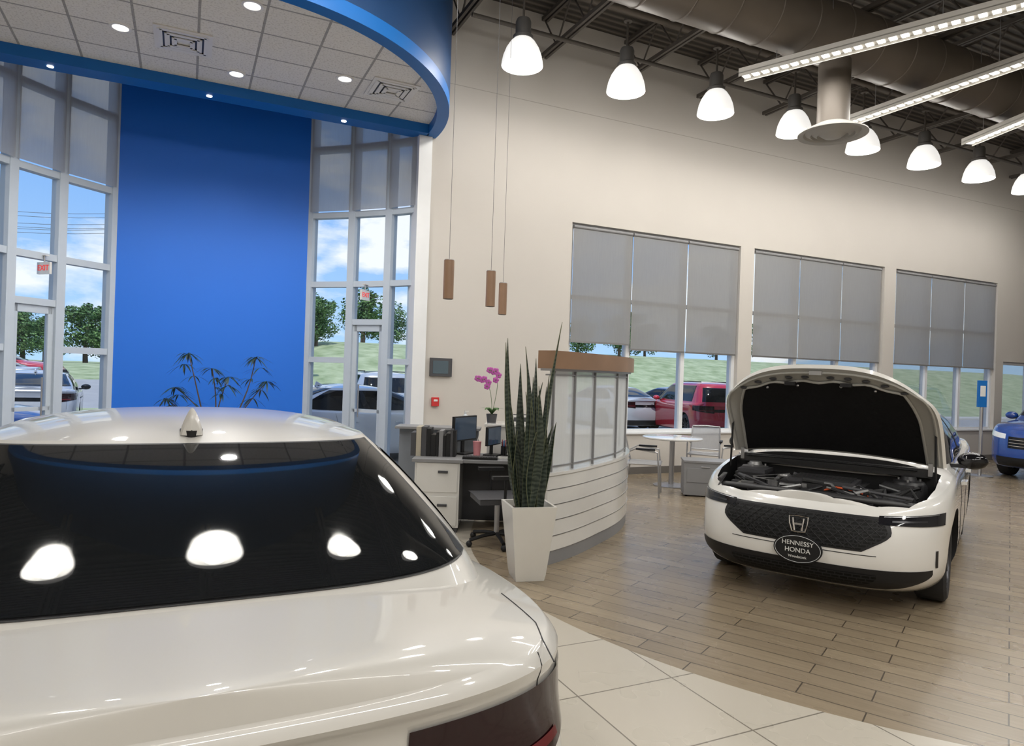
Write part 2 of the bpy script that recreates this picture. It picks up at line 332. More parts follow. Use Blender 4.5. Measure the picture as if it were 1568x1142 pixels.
def make_car(name,P,paint,hood_open=False,plate=False):
    zs=interp(*P['zs']); zc=interp(*P['zc']); q_,a_,b_,c_=P['lv']; XR=interp(q_,a_); XF=interp(q_,b_); WW=interp(q_,c_); z0=P['z0']; CE=P['ce']; TP=P['tp']
    def low(phi,q,sd=1):
        xr,xf,w=XR(q),XF(q),WW(q); ca=math.cos(phi); mm=P['mr'] if ca>0 else P['mf']
        a=-sg(ca,2/mm); b=abs(math.sin(phi))**(2/P['k'])
        x=(xr+xf)/2+a*(xf-xr)/2
        if TP: w*=1-TP*smst((1.0-x)/1.0)
        return (x,sd*w*b,z0+q*(zs(x)-z0))
    def qz(x,z): return (z-z0)/(zs(x)-z0)
    us=np.linspace(-1,1,3001); ph=math.pi/2+np.sign(us)*np.abs(us)**6*math.pi/2
    pts=np.array([low(p,.5) for p in ph]); ds=np.r_[0,np.cumsum(np.linalg.norm(np.diff(pts,axis=0),axis=1))]
    NP=130; phis=np.interp(np.linspace(0,ds[-1],NP),ds,ph); phis[0]=0; phis[-1]=math.pi
    qs=[0,.04,.08,.14,.2,.3,.4,.5,.6,.7,.76,.82,.87,.92,.945,.965,.98,.992,1]
    vs=[];fs=[];nq=len(qs)
    for sd in (1,-1):
        o=len(vs)
        for p in phis:
            for q in qs: vs.append(low(p,q,sd))
        for i in range(NP-1):
            for j in range(nq-1):
                f=(o+i*nq+j,o+(i+1)*nq+j,o+(i+1)*nq+j+1,o+i*nq+j+1); fs.append(f if sd<0 else f[::-1])
    K=32; o=len(vs)
    for p in phis:
        x,w,z=low(p,1)
        for k in range(K+1):
            t=math.sin((1-2*k/K)*math.pi/2); vs.append((x,w*t,z+(zc(x)-z)*(1-abs(t)**CE)))
    for i in range(NP-1):
        for k in range(K): fs.append((o+i*(K+1)+k,o+i*(K+1)+k+1,o+(i+1)*(K+1)+k+1,o+(i+1)*(K+1)+k))
    o2=NP*nq
    for i in range(NP-1): fs.append((i*nq,o2+i*nq,o2+(i+1)*nq,(i+1)*nq))
    import bmesh
    me=bpy.data.meshes.new('b'); me.from_pydata(vs,[],fs); bm=bmesh.new(); bm.from_mesh(me)
    bmesh.ops.remove_doubles(bm,verts=bm.verts,dist=1e-5); bmesh.ops.dissolve_degenerate(bm,dist=1e-6,edges=bm.edges); bmesh.ops.recalc_face_normals(bm,faces=bm.faces)
    for f in bm.faces: f.smooth=True
    bm.to_mesh(me); bm.free(); me.materials.append(paint); me.materials.append(M_black)
    ob=bpy.data.objects.new('b',me); bpy.context.scene.collection.objects.link(ob)
    cb=MB()
    for ax in P['ax']:
        for sd in (1,-1):
            cb.cyl((ax,sd*.62,P['wr']+.005),(ax,sd*1.2,P['wr']+.005),P['wr']+.045,M_black,seg=48,smooth=False)
    if hood_open:
        pl=[(3.84,-.81),(4.3,-.80),(4.52,-.765),(4.69,-.67),(4.775,-.48),(4.812,-.2),(4.812,.2),(4.775,.48),(4.69,.67),(4.52,.765),(4.3,.80),(3.84,.81)]
        cb.prism(pl,.5,1.4,M_black)
    co=cb.build('cut'); cm=co.data
    bmm=bmesh.new(); bmm.from_mesh(cm); bmesh.ops.remove_doubles(bmm,verts=bmm.verts,dist=1e-6); bmesh.ops.recalc_face_normals(bmm,faces=bmm.faces); bmm.to_mesh(cm); bmm.free()
    md=ob.modifiers.new('x','BOOLEAN'); md.operation='DIFFERENCE'; md.object=co; md.solver='EXACT'
    try: md.material_mode='TRANSFER'
    except Exception: pass
    dg=bpy.context.evaluated_depsgraph_get(); dg.update(); me2=bpy.data.meshes.new_from_object(ob.evaluated_get(dg))
    mb=MB(); mats=[mm if mm else M_black for mm in me2.materials] or [paint,M_black]
    mb.mesh(me2,mats)
    for o_ in (ob,co): bpy.data.objects.remove(o_)
    G=P['gz']; gR=interp(G[0],G[1]); gF=interp(G[0],G[2]); gW=interp(G[0],G[3]); gm,gk=P['gm'],P['gk']
    def gp(phi,z,sd=1):
        xr,xf,w=gR(z),gF(z),gW(z); a=-sg(math.cos(phi),2/gm); b=abs(math.sin(phi))**(2/gk)
        return ((xr+xf)/2+a*(xf-xr)/2,sd*w*b,z)
    us=np.linspace(-1,1,2001); ph=math.pi/2+np.sign(us)*np.abs(us)**4*math.pi/2
    zm=.5*(G[0][0]+G[0][-1]); pts=np.array([gp(p,zm) for p in ph]); ds=np.r_[0,np.cumsum(np.linalg.norm(np.diff(pts,axis=0),axis=1))]
    NG=100; gph=np.interp(np.linspace(0,ds[-1],NG),ds,ph); gph[0]=0; gph[-1]=math.pi
    zt=G[0][-1]; zb=G[0][0]
    def gg(sd): return lambda u,v: gp(gph[int(round(u*(NG-1)))],zb+(zt-zb)*v,sd)
    for sd in (1,-1): mb.grid(gg(sd),NG-1,24,paint)
    def roofz(x,t):
        xr,xf=gR(zt),gF(zt); a=(x-(xr+xf)/2)/((xf-xr)/2); return zt+P['crown']*(1-abs(t)**2.8)*(1-min(1,abs(a))**2.4)
    def roof(u,v):
        x,w,z=gp(gph[int(round(u*(NG-1)))],zt); t=math.sin((2*v-1)*math.pi/2); return (x,w*t,roofz(x,t))
    mb.grid(roof,NG-1,24,paint)
    def gphi_y(y,z,front):
        f=math.asin(min(1,(abs(y)/gW(z)))**(gk/2)); return math.pi-f if front else f
    def gphi_x(x,z):
        xr,xf=gR(z),gF(z); a=(x-(xr+xf)/2)/((xf-xr)/2); a=max(-1,min(1,a)); return math.acos(-sg(a,gm/2))
    z1,z2,h1,h2=P['rg']
    def rear(ex):
        def f(u,v):
            y=(2*u-1)*((h1+(h2-h1)*v)+ex); z=z1-ex*.35+(z2-z1+ex*.7)*v; y=max(-gW(z)*.985,min(gW(z)*.985,y))
            return gp(gphi_y(y,z,False),z,1 if y>=0 else -1)
        return f
    mb.patch(rear(.012),48,18,M_black,.002,lambda p:(-1,0,1.5)); mb.patch(rear(0),60,22,M_carglass,.004,lambda p:(-1,0,1.5))
    z1,z2,h1,h2=P['ws']
    def wsf(u,v):
        y=(2*u-1)*(h1+(h2-h1)*v); z=z1+(z2-z1)*v; return gp(gphi_y(y,z,True),z,1 if y>=0 else -1)
    mb.patch(wsf,30,12,M_carglass,.004,lambda p:(1,0,1.5))
    z1,z2=P['sw']
    for sd in (1,-1):
        def sf(u,v,ex=0):
            z=z1-ex+(z2-z1+2*ex)*v; xr,xf=gR(z),gF(z); L=xf-xr; x0=xr+L*(.16-.02*v)-ex; x1=xf-L*(.10-.02*v)+ex
            return gp(gphi_x(x0+(x1-x0)*u,z),z,sd)
        mb.patch(lambda u,v:sf(u,v,.014),40,8,M_gloss,.002,lambda p:(0,sd,.3)); mb.patch(sf,40,8,M_carglass,.005,lambda p:(0,sd,.3))
        mb.patch(lambda u,v:sf(.47+.05*u,v),3,8,M_black,.007,lambda p:(0,sd,.3))
    outl=lambda p:(p.x-2.4,p.y*3,0)
    def lphi_y(y,q,front):
        f=math.asin(min(1,abs(y)/WW(q))**(P['k']/2)); return math.pi-f if front else f
    def lphi_x(x,q):
        xr,xf=XR(q),XF(q); a=max(-1,min(1,(x-(xr+xf)/2)/((xf-xr)/2))); mm=P['mr'] if a<0 else P['mf']; return math.acos(-sg(a,mm/2))
    def lamp(q0,q1,pa,pb,front,m,off,n=30,taper=0):
        for sd in (1,-1):
            def f(u,v):
                t=1-taper*u; q=q1+(q0-q1)*(1-v)*t; pA=pa(q);pB=pb(q); return low(pA+(pB-pA)*u,q,sd)
            mb.patch(f,n,6,m,off,outl)
    lamp(.70,.80,lambda q:0,lambda q:lphi_y(.45,q,False),False,M_gloss,.004,12)
    lamp(.66,.91,lambda q:lphi_y(.40,q,False),lambda q:lphi_x(.42,q),False,M_tail,.005,60,.35)
    lamp(.74,.765,lambda q:lphi_y(.40,q,False),lambda q:lphi_x(.2,q),False,mat('tail_led_red',(.10,.006,.01),.2,spec=.3),.008,50,0)
    lamp(.02,.22,lambda q:0,lambda q:lphi_y(.7,q,False),False,M_black,.004,20)
    def seam(pts,r=.0028): mb.tube(pts,r,M_black,6)
    def cap(x,y):
        p=lphi_x(x,1); w=abs(low(p,1)[1]); z=low(p,1)[2]; t=min(1,abs(y)/w); return (x,y,z+(zc(x)-z)*(1-t**CE)+.0005)
    if P is SEDAN:
        for sd in (1,-1):
            seam([cap(.075+.04*i,sd*(.70+.06*min(1,i/5))) for i in range(11)],.0016)
            seam([low(lphi_y(.74,q,False),q,sd) for q in np.linspace(.99,.5,22)],.0016)
        for sd in (1,-1):
            for xx in (1.42,2.42,3.35):
                seam([ (xx+ (.16*(1-t) if xx<1.5 else 0), *low(lphi_x(xx,t*.86+.1),t*.86+.1,sd)[1:]) for t in np.linspace(0,1,12)])
            for xx in (1.75,2.7):
                p=low(lphi_x(xx,.8),.8,sd); mb.box((p[0],p[1]+sd*.01,p[2]),(.2,.03,.03),paint)
    for ax in P['ax']:
        for sd in (1,-1):
            wr=P['wr']; yo=.88 if ax>2 or not TP else .87
            T=Matrix.Translation((ax,sd*yo,wr))@Matrix.Rotation(-sd*math.pi/2,4,'X')
            mb.lathe([(wr*.66,-.2),(wr*.9,-.21),(wr*.985,-.19),(wr,-.15),(wr,-.04),(wr*.985,-.01),(wr*.9,.01),(wr*.70,.005),(wr*.68,-.02)],M_rubber,seg=48,M=T)
            mb.lathe([(wr*.70,0),(wr*.68,.002),(wr*.65,-.02),(wr*.62,-.17),(.0,-.17)],M_alloy,seg=40,M=T)
            mb.lathe([(0,-.10),(wr*.36,-.10),(wr*.37,-.12)],M_steel,seg=24,M=T)
            for i in range(10):
                a=2*math.pi*i/10
                mb.box((wr*.38,0,-.02),(wr*.58,.028,.025),M_alloy,M=T@Matrix.Rotation(a,4,'Z'))
            mb.lathe([(0,.0),(.05,-.002),(.055,-.02),(.055,-.05)],M_alloy,seg=20,M=T)
    for sd in (1,-1):
        bx=P['gz'][2][2]-.42; zz=zs(bx)+.09
        mb.ball((bx,sd*1.0,zz),(.075,.115,.075),M_gloss if P is SEDAN else paint); mb.box((bx,sd*.88,zz-.05),(.09,.16,.03),M_black)
    if P is SEDAN:
        def fr(y,z):
            q=.7
            for _ in range(4):
                x,_y,_z=low(lphi_y(y,q,True),q); q=min(1,max(0,qz(x,z)))
            return low(lphi_y(y,q,True),q,1 if y>=0 else -1)
        def fpatch(edge,m,off,nu=40,nv=10):
            zz,yy=edge; Y=interp(zz,yy)
            def f(u,v):
                z=zz[0]+(zz[-1]-zz[0])*v; return fr((2*u-1)*Y(z),z)
            mb.patch(f,nu,nv,m,off,lambda p:(1,p.y*.8,0))
        fpatch(([.475,.49,.61,.67,.715],[.41,.435,.585,.57,.54]),M_black,.003)
        fpatch(([.488,.50,.61,.66,.70],[.40,.42,.56,.54,.51]),M_grille,.006)
        fpatch(([.205,.23,.33,.36],[.55,.66,.82,.82]),M_black,.004)
        fpatch(([.22,.24,.30,.32],[.30,.42,.5,.5]),M_grille,.008)
        for k in range(-15,16):
            for s_ in (-1,1):
                pts=[]
                for t in np.linspace(0,1,9):
                    z=.495+.195*t; y=k*.065+s_*(t-.5)*.22
                    if abs(y)<.40+.16*min(1,max(0,(z-.5)/.12)): p=fr(y,z); pts.append((p[0]+.009,p[1],p[2]))
                if len(pts)>1: mb.tube(pts,.0022,mat('grille_bar',(.016,.016,.017),.45,spec=.3),5)
        for sd in (1,-1):
            def hl(u,v):
                y=.50+.375*u; zt_=.722+.022*u; zb_=.668-.006*u; return fr(sd*y,zb_+(zt_-zb_)*v)
            mb.patch(hl,24,5,M_lens,.007,lambda p:(1,p.y*.8,0))
            def hd(u,v):
                y=.53+.31*u; z=.714+.02*u+.005*v; return fr(sd*y,z)
            mb.patch(hd,20,2,M_steel,.009,lambda p:(1,p.y*.8,0))
            def hd2(u,v):
                y=.58+.2*u; z=.684+.006*u+.012*v; return fr(sd*y,z)
            mb.patch(hd2,10,2,M_alloy,.009,lambda p:(1,p.y*.8,0))
            def sv(u,v):
                y=.835+.012*u; z=.37+.12*v; return fr(sd*y,z)
            mb.patch(sv,4,6,M_black,.004,lambda p:(1,p.y*.8,0))
        seam([fr(y,.452) for y in np.linspace(-.5,.5,30)],.003)
        E=.018
        for sd in (1,-1):
            mb.tube([(4.99,sd*.066,.655+E),(4.995,sd*.060,.60+E),(4.99,sd*.045,.545+E)],.0055,M_chrome)
            mb.tube([(5.0,sd*.038,.645+E),(5.003,sd*.031,.60+E),(5.0,sd*.025,.555+E)],.008,M_chrome)
        mb.tube([(4.99,-.066,.655+E),(4.99,0,.660+E),(4.99,.066,.655+E)],.005,M_chrome); mb.tube([(4.99,-.045,.545+E),(4.99,0,.541+E),(4.99,.045,.545+E)],.005,M_chrome)
        mb.box((5.003,0,.602+E),(.012,.062,.014),M_chrome)
    else:
        def fr(y,q): return low(lphi_y(y,q,True),q,1 if y>=0 else -1)
        mb.patch(lambda u,v:fr((2*u-1)*.5,.55+.3*v),20,6,M_gloss,.006,lambda p:(1,0,0))
        mb.patch(lambda u,v:fr((2*u-1)*.7,.05+.25*v),20,6,M_black,.006,lambda p:(1,0,0))
        for v_ in (.62,.7,.78): mb.tube([ (fr(y,v_)[0]+.012,*fr(y,v_)[1:]) for y in np.linspace(-.48,.48,12)],.008,M_chrome)
        for sd in (1,-1):
            mb.patch(lambda u,v:fr(sd*(.55+.3*u),.78+.12*v),12,4,M_drl,.006,lambda p:(1,0,0))
            mb.box((1.4,sd*.58,P['gz'][0][-1]+.05),(1.6,.03,.03),M_black)
    if P is SEDAN:
        fx=1.46; base=roofz(fx,0)-.002
        secs=[(fx-.085,.010,.004),(fx-.078,.030,.045),(fx-.062,.036,.078),(fx-.02,.034,.060),(fx+.03,.027,.032),(fx+.10,.008,.003)]
        def fin(u,v):
            i=min(int(u*5),4); t=u*5-i; x=secs[i][0]+(secs[i+1][0]-secs[i][0])*t; w=secs[i][1]+(secs[i+1][1]-secs[i][1])*t; h=secs[i][2]+(secs[i+1][2]-secs[i][2])*t
            a=math.pi*v; sh=math.sin(a); return (x,w*sg(math.cos(a),.8)*(1-.60*sh),base-.012+(h+.014)*sh**.75)
        mb.grid(fin,20,24,paint); mb.prism([(fx-.09+.195*(.5-.5*math.cos(t)),.037*math.sin(t)*(1.15-.35*(.5-.5*math.cos(t)))) for t in np.linspace(0,2*math.pi,28)[:-1]],base-.02,base+.004,M_black)
    if hood_open:
        hx,hz=3.83,1.045; A=R(43)
        def hood(u,v,off):
            t=2*u-1; ln=1.06-.30*abs(t)**3.2; hw=.845-.03*v-.10*v**7; cr=.035*(1-t*t)+.03*math.sin(math.pi*v)+off
            l=v*ln; return (hx+l*math.cos(A)-cr*math.sin(A),t*hw,hz+l*math.sin(A)+cr*math.cos(A)-.035*t*t*(1-v))
        mb.grid(lambda u,v:hood(u,v,0),36,20,paint)
        M_hin=mat('hood_inner_paint',(.36,.355,.33),.35,coat=.5)
        mb.grid(lambda u,v:hood(.012+u*.976,.01+v*.975,-.028),36,20,M_hin)
        for e in (0,1):
            mb.grid(lambda u,v:hood(e+(.012-.024*e)*v,u,-.028*v),20,1,paint)
        mb.grid(lambda u,v:hood(u,1-.015*v,-.028*v),36,1,paint); mb.grid(lambda u,v:hood(u,.01*v,-.028*v),36,1,paint)
        def padw(u,v,off):
            hwf=.425-.02*v-.06*max(0,v-.6)**1.5*2
            return hood(.5+(2*u-1)*hwf,.04+(.80+.012*math.cos(10*math.pi*u))*v,off)
        mb.grid(lambda u,v:padw(u,v,-.040),48,16,mat('insulation_felt',(.013,.013,.014),.9,bump=.4,bs=40,spec=.1))
        ring=[padw(0,j/12,-.04) for j in range(13)]+[padw(i/32,1,-.04) for i in range(1,33)]+[padw(1,1-j/12,-.04) for j in range(1,13)]
        mb.tube(ring,.011,M_hin)
        ring2=[hood(.028,.04+j/12*.86,-.034) for j in range(13)]+[hood(.03+.94*i/16,.94,-.034) for i in range(0,17)]+[hood(.972,.04+(1-j/12)*.86,-.034) for j in range(0,13)]
        mb.tube(ring2,.010,M_hin)
        for uu in (.12,.2,.28,.36,.44,.56,.64,.72,.8,.88):
            p=hood(uu,.885-.3*abs(uu-.5)**3,-.034); mb.ball(p,(.03,.03,.012),M_dk,10,6)
        for uu in (.25,.4,.6,.75):
            p=hood(uu,.80,-.045); mb.ball(p,.012,M_steel,8,6)
        mb.box(hood(.5,.955,-.05),(.05,.09,.03),M_steel)
        for uu in (.37,.63):
            p=hood(uu,.84,-.06); mb.box(p,(.07,.08,.03),M_black)
        mb.tube([hood(.03,.45,-.03),(4.10,-.79,.88)],.009,M_black); mb.tube([hood(.97,.45,-.03),(4.10,.79,.88)],.009,M_black)
        for sd in (1,-1): mb.box((3.86,sd*.74,.985),(.12,.03,.10),M_steel)
        E1=mat('engine_plastic',(.022,.022,.024),.4); E2=mat('cast_aluminium',(.30,.30,.30),.45,metal=.8); E3=mat('orange_cap',(.7,.10,.02),.4); E4=mat('coolant_tank',(.35,.34,.29),.3)
        mb.box((3.86,0,.955),(.10,1.5,.07),E1)
        mb.tube([(3.92,-.70,.975),(3.98,-.3,.985),(3.98,.2,.985),(3.93,.65,.975)],.008,M_black)
        mb.tube([(4.60,-.72,.78),(4.70,-.5,.80),(4.76,-.2,.81),(4.76,.2,.81),(4.70,.5,.80),(4.60,.72,.78)],.03,E1,10)
        mb.box((4.67,0,.775),(.14,.9,.03),E1)
        mb.box((4.22,.02,.78),(.42,.62,.13),E1); mb.box((4.22,.02,.855),(.34,.5,.03),M_dk)
        for k in range(5): mb.box((4.09+.065*k,.02,.875),(.02,.44,.015),E1)
        mb.box((4.13,-.56,.76),(.3,.26,.2),E1); mb.box((4.13,-.56,.875),(.27,.23,.03),M_dk)
        mb.box((4.43,-.52,.71),(.18,.16,.18),E4); mb.cyl((4.43,-.52,.80),(4.43,-.52,.835),.03,M_black)
        mb.box((4.10,.54,.77),(.28,.22,.2),E1); mb.box((4.42,.52,.70),(.24,.26,.22),M_dk)
        mb.cyl((4.5,.3,.74),(4.5,.3,.80),.022,E3); mb.tube([(4.42,.05,.80),(4.45,.15,.84),(4.46,.3,.83),(4.42,.4,.78)],.008,E3)
        for sd in (1,-1):
            mb.lathe([(.0,.05),(.05,.05),(.06,.02),(.11,.01),(.13,-.02),(.14,-.2)],E2 if sd<0 else E1,o=(3.99,sd*.60,.88),seg=24)
            for k in range(3):
                a=2*math.pi*k/3; mb.cyl((3.99+.085*math.cos(a),sd*.60+.085*math.sin(a),.88),(3.99+.085*math.cos(a),sd*.60+.085*math.sin(a),.91),.01,M_steel,seg=8)
        rnd=random.Random(3)
        for k in range(30):
            x0=rnd.uniform(3.98,4.6); y0=rnd.uniform(-.7,.6); pts=[]
            for t in range(6): pts.append((x0+t*rnd.uniform(-.01,.07),y0+t*rnd.uniform(-.05,.09),.77+.09*math.sin(t*1.1+k)+rnd.uniform(-.01,.02)))
            pts=[(min(4.66,max(3.94,p[0])),min(.70,max(-.70,p[1])),p[2]) for p in pts]
            mb.tube(pts,rnd.choice([.005,.008,.012,.018]),rnd.choice([E1,M_rubber,E2,E2,M_black,M_dk]),8)
        for k in range(56):
            mb.box((rnd.uniform(3.98,4.6),rnd.uniform(-.70,.70),rnd.uniform(.64,.81)),(rnd.uniform(.02,.10),rnd.uniform(.02,.10),rnd.uniform(.03,.09)),rnd.choice([E1,E2,M_dk,M_dk,E1,E2]),rz=rnd.uniform(0,1.5))
    if plate:
        T=Matrix.Translation((5.0,0,.435))@Matrix(((0,0,1,0),(1,0,0,0),(0,1,0,0),(0,0,0,1)))@Matrix.Scale(.82,4)
        el=lambda a,b:[(a*math.cos(2*math.pi*i/48),b*math.sin(2*math.pi*i/48)) for i in range(48)]
        mb.prism(el(.205,.128),-.03,0,M_black,M=T)
        mb.tube([T@Vector((x,y,.001)) for x,y in el(.192,.116)+[el(.192,.116)[0]]],.0016,M_drl,6)
        W_=mat('sign_white',(.75,.75,.73),.5)
        mb.text('HENNESSY',.056,W_,T@Matrix.Translation((0,.05,.002))); mb.text('HONDA',.058,W_,T@Matrix.Translation((0,-.012,.002))); mb.text('Woodstock',.032,W_,T@Matrix.Translation((0,-.068,.002)))
    return mb
car1=make_car('sedan_car',SEDAN,M_paint).build('sedan_car',cw(-.49,1.09),R(115.5)-TH)
mb2=make_car('sedan',SEDAN,M_paint2,hood_open=True,plate=True)
car2=mb2.build('sedan_car',cw(5.02,9.08),R(234.6)-TH)
suv=make_car('suv',SUV,M_bluec).build('suv_car',cw(9.35,12.1)+Vector((4.62*math.cos(R(10)),4.62*math.sin(R(10)),0)),R(190))
# ------------------------------------------------------------------ room shell
XL,XRT,YB,ZC=-9.5,19.0,-15.0,7.3
b=MB(); b.bx((XL,YB,-.12),(XRT,0.25,0),M_floor)
b.prism([(-5.6,.2),(0.2,.2),(-.3,.72),(-.75,1.12),(-1.3,1.65),(-4.1,1.65),(-4.65,1.12),(-5.1,.72)],-.12,-.0005,M_floor); b.build('floor')
b=MB(); b.bx((XL-.2,YB-.2,ZC),(XRT+.2,2.0,ZC+.2),M_deck); b.build('ceiling')
b=MB(); T=.25
b.bx((0,0,0),(2.5,T,ZC),M_wall)
b.bx((2.5,0,0),(14.3,T,.7),M_wall); b.bx((2.5,0,4.12),(14.3,T,ZC),M_wall)
for a,c in ((6.09,6.42),(10.05,10.41),(14.0,14.3)): b.bx((a,0,.7),(c,T,4.12),M_wall)
b.bx((14.3,0,2.3),(18,T,ZC),M_wall); b.bx((18,0,0),(XRT,T,ZC),M_wall)
b.bx((XL,0,0),(-5.5,T,ZC),M_wall)
M_reveal=mat('wall_reveal',(.36,.335,.30),.8)
b.bx((0,-.001,5.9),(XRT,.001,5.91),M_reveal)
b.build('wall_north')
b=MB(); b.bx((XL-.2,YB,0),(XL,.25,ZC),M_wall); b.build('wall_west')
b=MB(); b.bx((XRT,YB,0),(XRT+.2,.25,ZC),M_wall); b.build('wall_east')
b=MB(); b.bx((XL-.2,YB-.2,0),(XRT+.2,YB,ZC),M_wall); b.build('wall_south')
b=MB(); b.bx((.0,-.015,0),(14.3,0,.12),mat('baseboard',(.12,.11,.10),.5)); b.build('baseboard_north')
b=MB(); b.bx((-.12,-.05,0),(.08,.3,5.05),M_trimw); b.build('trim_1',bevel=.005)
wn=1
for gi,x0 in enumerate((2.5,6.42,10.41)):
    x1=x0+3.59; b=MB()
    for xx in (x0+.03,x0+.03+1.177,x0+.03+2.353,x1-.03): b.bx((xx-.04,.08,.7),(xx+.04,.2,4.12),M_trimw)
    for zz in (.73,2.93,4.09): b.bx((x0,.085,zz-.03),(x1,.195,zz+.03),M_trimw)
    b.bx((x0,-.03,.68),(x1,.2,.71),M_trimw)
    b.bx((x0,.125,.7),(x1,.13,4.1),M_glass)
    b.build('window_%d'%wn); wn+=1
    for k in range(3):
        bb=MB(); a=x0+.03+1.177*k+.012; c=a+1.153; zl=2.18 if (k==0 and gi==0) else 2.10
        bb.bx((a,.02,zl+.02),(c,.0205,4.06),M_blind); bb.cyl((a,.03,4.06),(c,.03,4.06),.03,M_gray); bb.bx((a,.012,zl),(c,.03,zl+.03),M_steel)
        bb.build('roller_blind')
b=MB()
for xx in (14.33,15.5,16.7,17.97): b.bx((xx-.035,.08,0),(xx+.035,.18,2.3),M_trimw)
for zz in (.05,2.27): b.bx((14.3,.085,zz-.04),(18,.175,zz+.04),M_trimw)
b.bx((14.3,.125,0),(18,.13,2.3),M_glass); b.build('window_%d'%wn); wn+=1
# ------------------------------------------------------------------ bay
RP=[(0,.05),(-.34,.52),(-.79,1.0),(-1.34,1.5)]
LP=[(-5.4-x,y) for x,y in RP]
for side,PP in (('r',RP),('l',LP)):
    b=MB(); bl=MB()
    for i,(x,y) in enumerate(PP):
        b.box((x,y,ZC/2),(.115,.15,ZC),M_backlit,rz=math.atan2(PP[min(i+1,3)][1]-PP[max(i-1,0)][1],PP[min(i+1,3)][0]-PP[max(i-1,0)][0]))
    for i in range(3):
        (x0,y0),(x1,y1)=PP[i],PP[i+1]; L=math.hypot(x1-x0,y1-y0); a=math.atan2(y1-y0,x1-x0); cx,cy=(x0+x1)/2,(y0+y1)/2
        zz=[.06,1.76,2.93,4.0,5.03,6.2,7.25]
        if i==1: zz=[2.35,2.93,4.0,5.03,6.2,7.25]
        for z in zz: b.box((cx,cy,z),(L,.12,.085),M_backlit,rz=a)
        b.box((cx,cy,(ZC+(2.35 if i==1 else 0))/2),(L-.04,.008,ZC-(2.35 if i==1 else 0)),M_glass,rz=a)
        nx,ny=math.sin(a),-math.cos(a)
        if ny>0: nx,ny=-nx,-ny
        bl.box((cx+nx*.10,cy+ny*.10,(4.05+5.95)/2),(L-.05,.0006,1.9),M_blind2,rz=a); bl.cyl((cx+nx*.1-(L/2-.03)*math.cos(a),cy+ny*.1-(L/2-.03)*math.sin(a),5.95),(cx+nx*.1+(L/2-.03)*math.cos(a),cy+ny*.1+(L/2-.03)*math.sin(a),5.95),.03,M_gray)
        if i==1:
            d=b
            for sx in (-1,1): d.box((cx+sx*(L/2-.09)*math.cos(a),cy+sx*(L/2-.09)*math.sin(a),1.16),(.08,.06,2.30),M_backlit,rz=a)
            for z in (.1,1.0,2.27): d.box((cx,cy,z),(L-.16,.06,.12 if z!=1.0 else .05),M_backlit,rz=a)
            d.box((cx,cy,1.16),(L-.18,.008,2.2),M_glass,rz=a)
            d.cyl((cx+nx*.06+.12*math.cos(a),cy+ny*.06+.12*math.sin(a),.9),(cx+nx*.06+.12*math.cos(a),cy+ny*.06+.12*math.sin(a),1.4),.012,M_steel)
    b.build('window_%d'%wn); wn+=1; bl.build('roller_blind')
b=MB(); b.bx((-4.06,1.46,0),(-1.34,1.60,ZC),M_blue); b.build('wall_blue_panel')
EX,EA,EB=-2.72,2.86,3.05
def ell(r,t): return (EX+(EA*r)*math.cos(t),-(EB*r)*math.sin(t))
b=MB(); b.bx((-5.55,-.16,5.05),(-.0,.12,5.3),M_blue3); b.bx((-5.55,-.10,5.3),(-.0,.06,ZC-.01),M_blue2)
for x in (-4.6,-2.9,-1.2): b.cyl((x,-.02,5.043),(x,-.02,5.05),.035,M_dl)
n=72; inner=.945
po=[ell(1,math.pi*i/n) for i in range(n+1)]; pi_=[ell(inner,math.pi*i/n) for i in range(n+1)]
vs=[]
for (x,y),(xi,yi) in zip(po,pi_): vs+=[(x,y,ZC-.01),(x,y,5.20),(x,y,5.05),(xi,yi,5.05),(xi,yi,5.2)]
f1=[];f2=[]
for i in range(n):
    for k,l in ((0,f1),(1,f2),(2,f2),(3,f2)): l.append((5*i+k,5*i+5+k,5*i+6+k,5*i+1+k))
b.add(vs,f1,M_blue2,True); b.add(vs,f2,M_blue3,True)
pl=[ell(inner+.01,math.pi*i/n) for i in range(n+1)]; b.prism(pl,5.18,5.22,M_tile); b.build('ceiling_soffit')
def downl(p):
    b=MB(); b.lathe([(.11,0),(.105,-.012),(.08,-.014),(.075,-.002)],M_ventw,o=(0,0,0),seg=28); b.cyl((0,0,-.004),(0,0,-.002),.075,M_dl,seg=28); b.build('recessed_downlight',(p.x,p.y,5.18))
    l=bpy.data.lights.new('dl','SPOT'); l.energy=92; l.spot_size=R(145); l.spot_blend=.6; l.shadow_soft_size=.08; l.color=(1,.97,.93)
    o=bpy.data.objects.new('downlight_beam',l); bpy.context.scene.collection.objects.link(o); o.location=(p.x,p.y,5.13)
for X,D in ((-4.27,7.27),(-2.67,6.74),(-3.47,8.34),(-2.16,8.38)): downl(cw(X,D))
for X,D in ((-3.73,7.54),(-1.635,8.67)):
    b=MB(); b.box((0,0,-.008),(.58,.58,.012),M_ventw)
    for k,sz in enumerate((.46,.32,.18)):
        for sx in (-1,1): b.box((sx*sz/2,0,-.018-.006*k),(.05,sz,.01),M_ventw); b.box((0,sx*sz/2,-.018-.006*k),(sz,.05,.01),M_ventw)
    for sz in (.39,.25):
        for sx in (-1,1): b.box((sx*sz/2,0,-.0155),(.05,sz+.05,.004),M_dk); b.box((0,sx*sz/2,-.0155),(sz+.05,.05,.004),M_dk)
    p=cw(X,D); b.build('air_vent',(p.x,p.y,5.18))
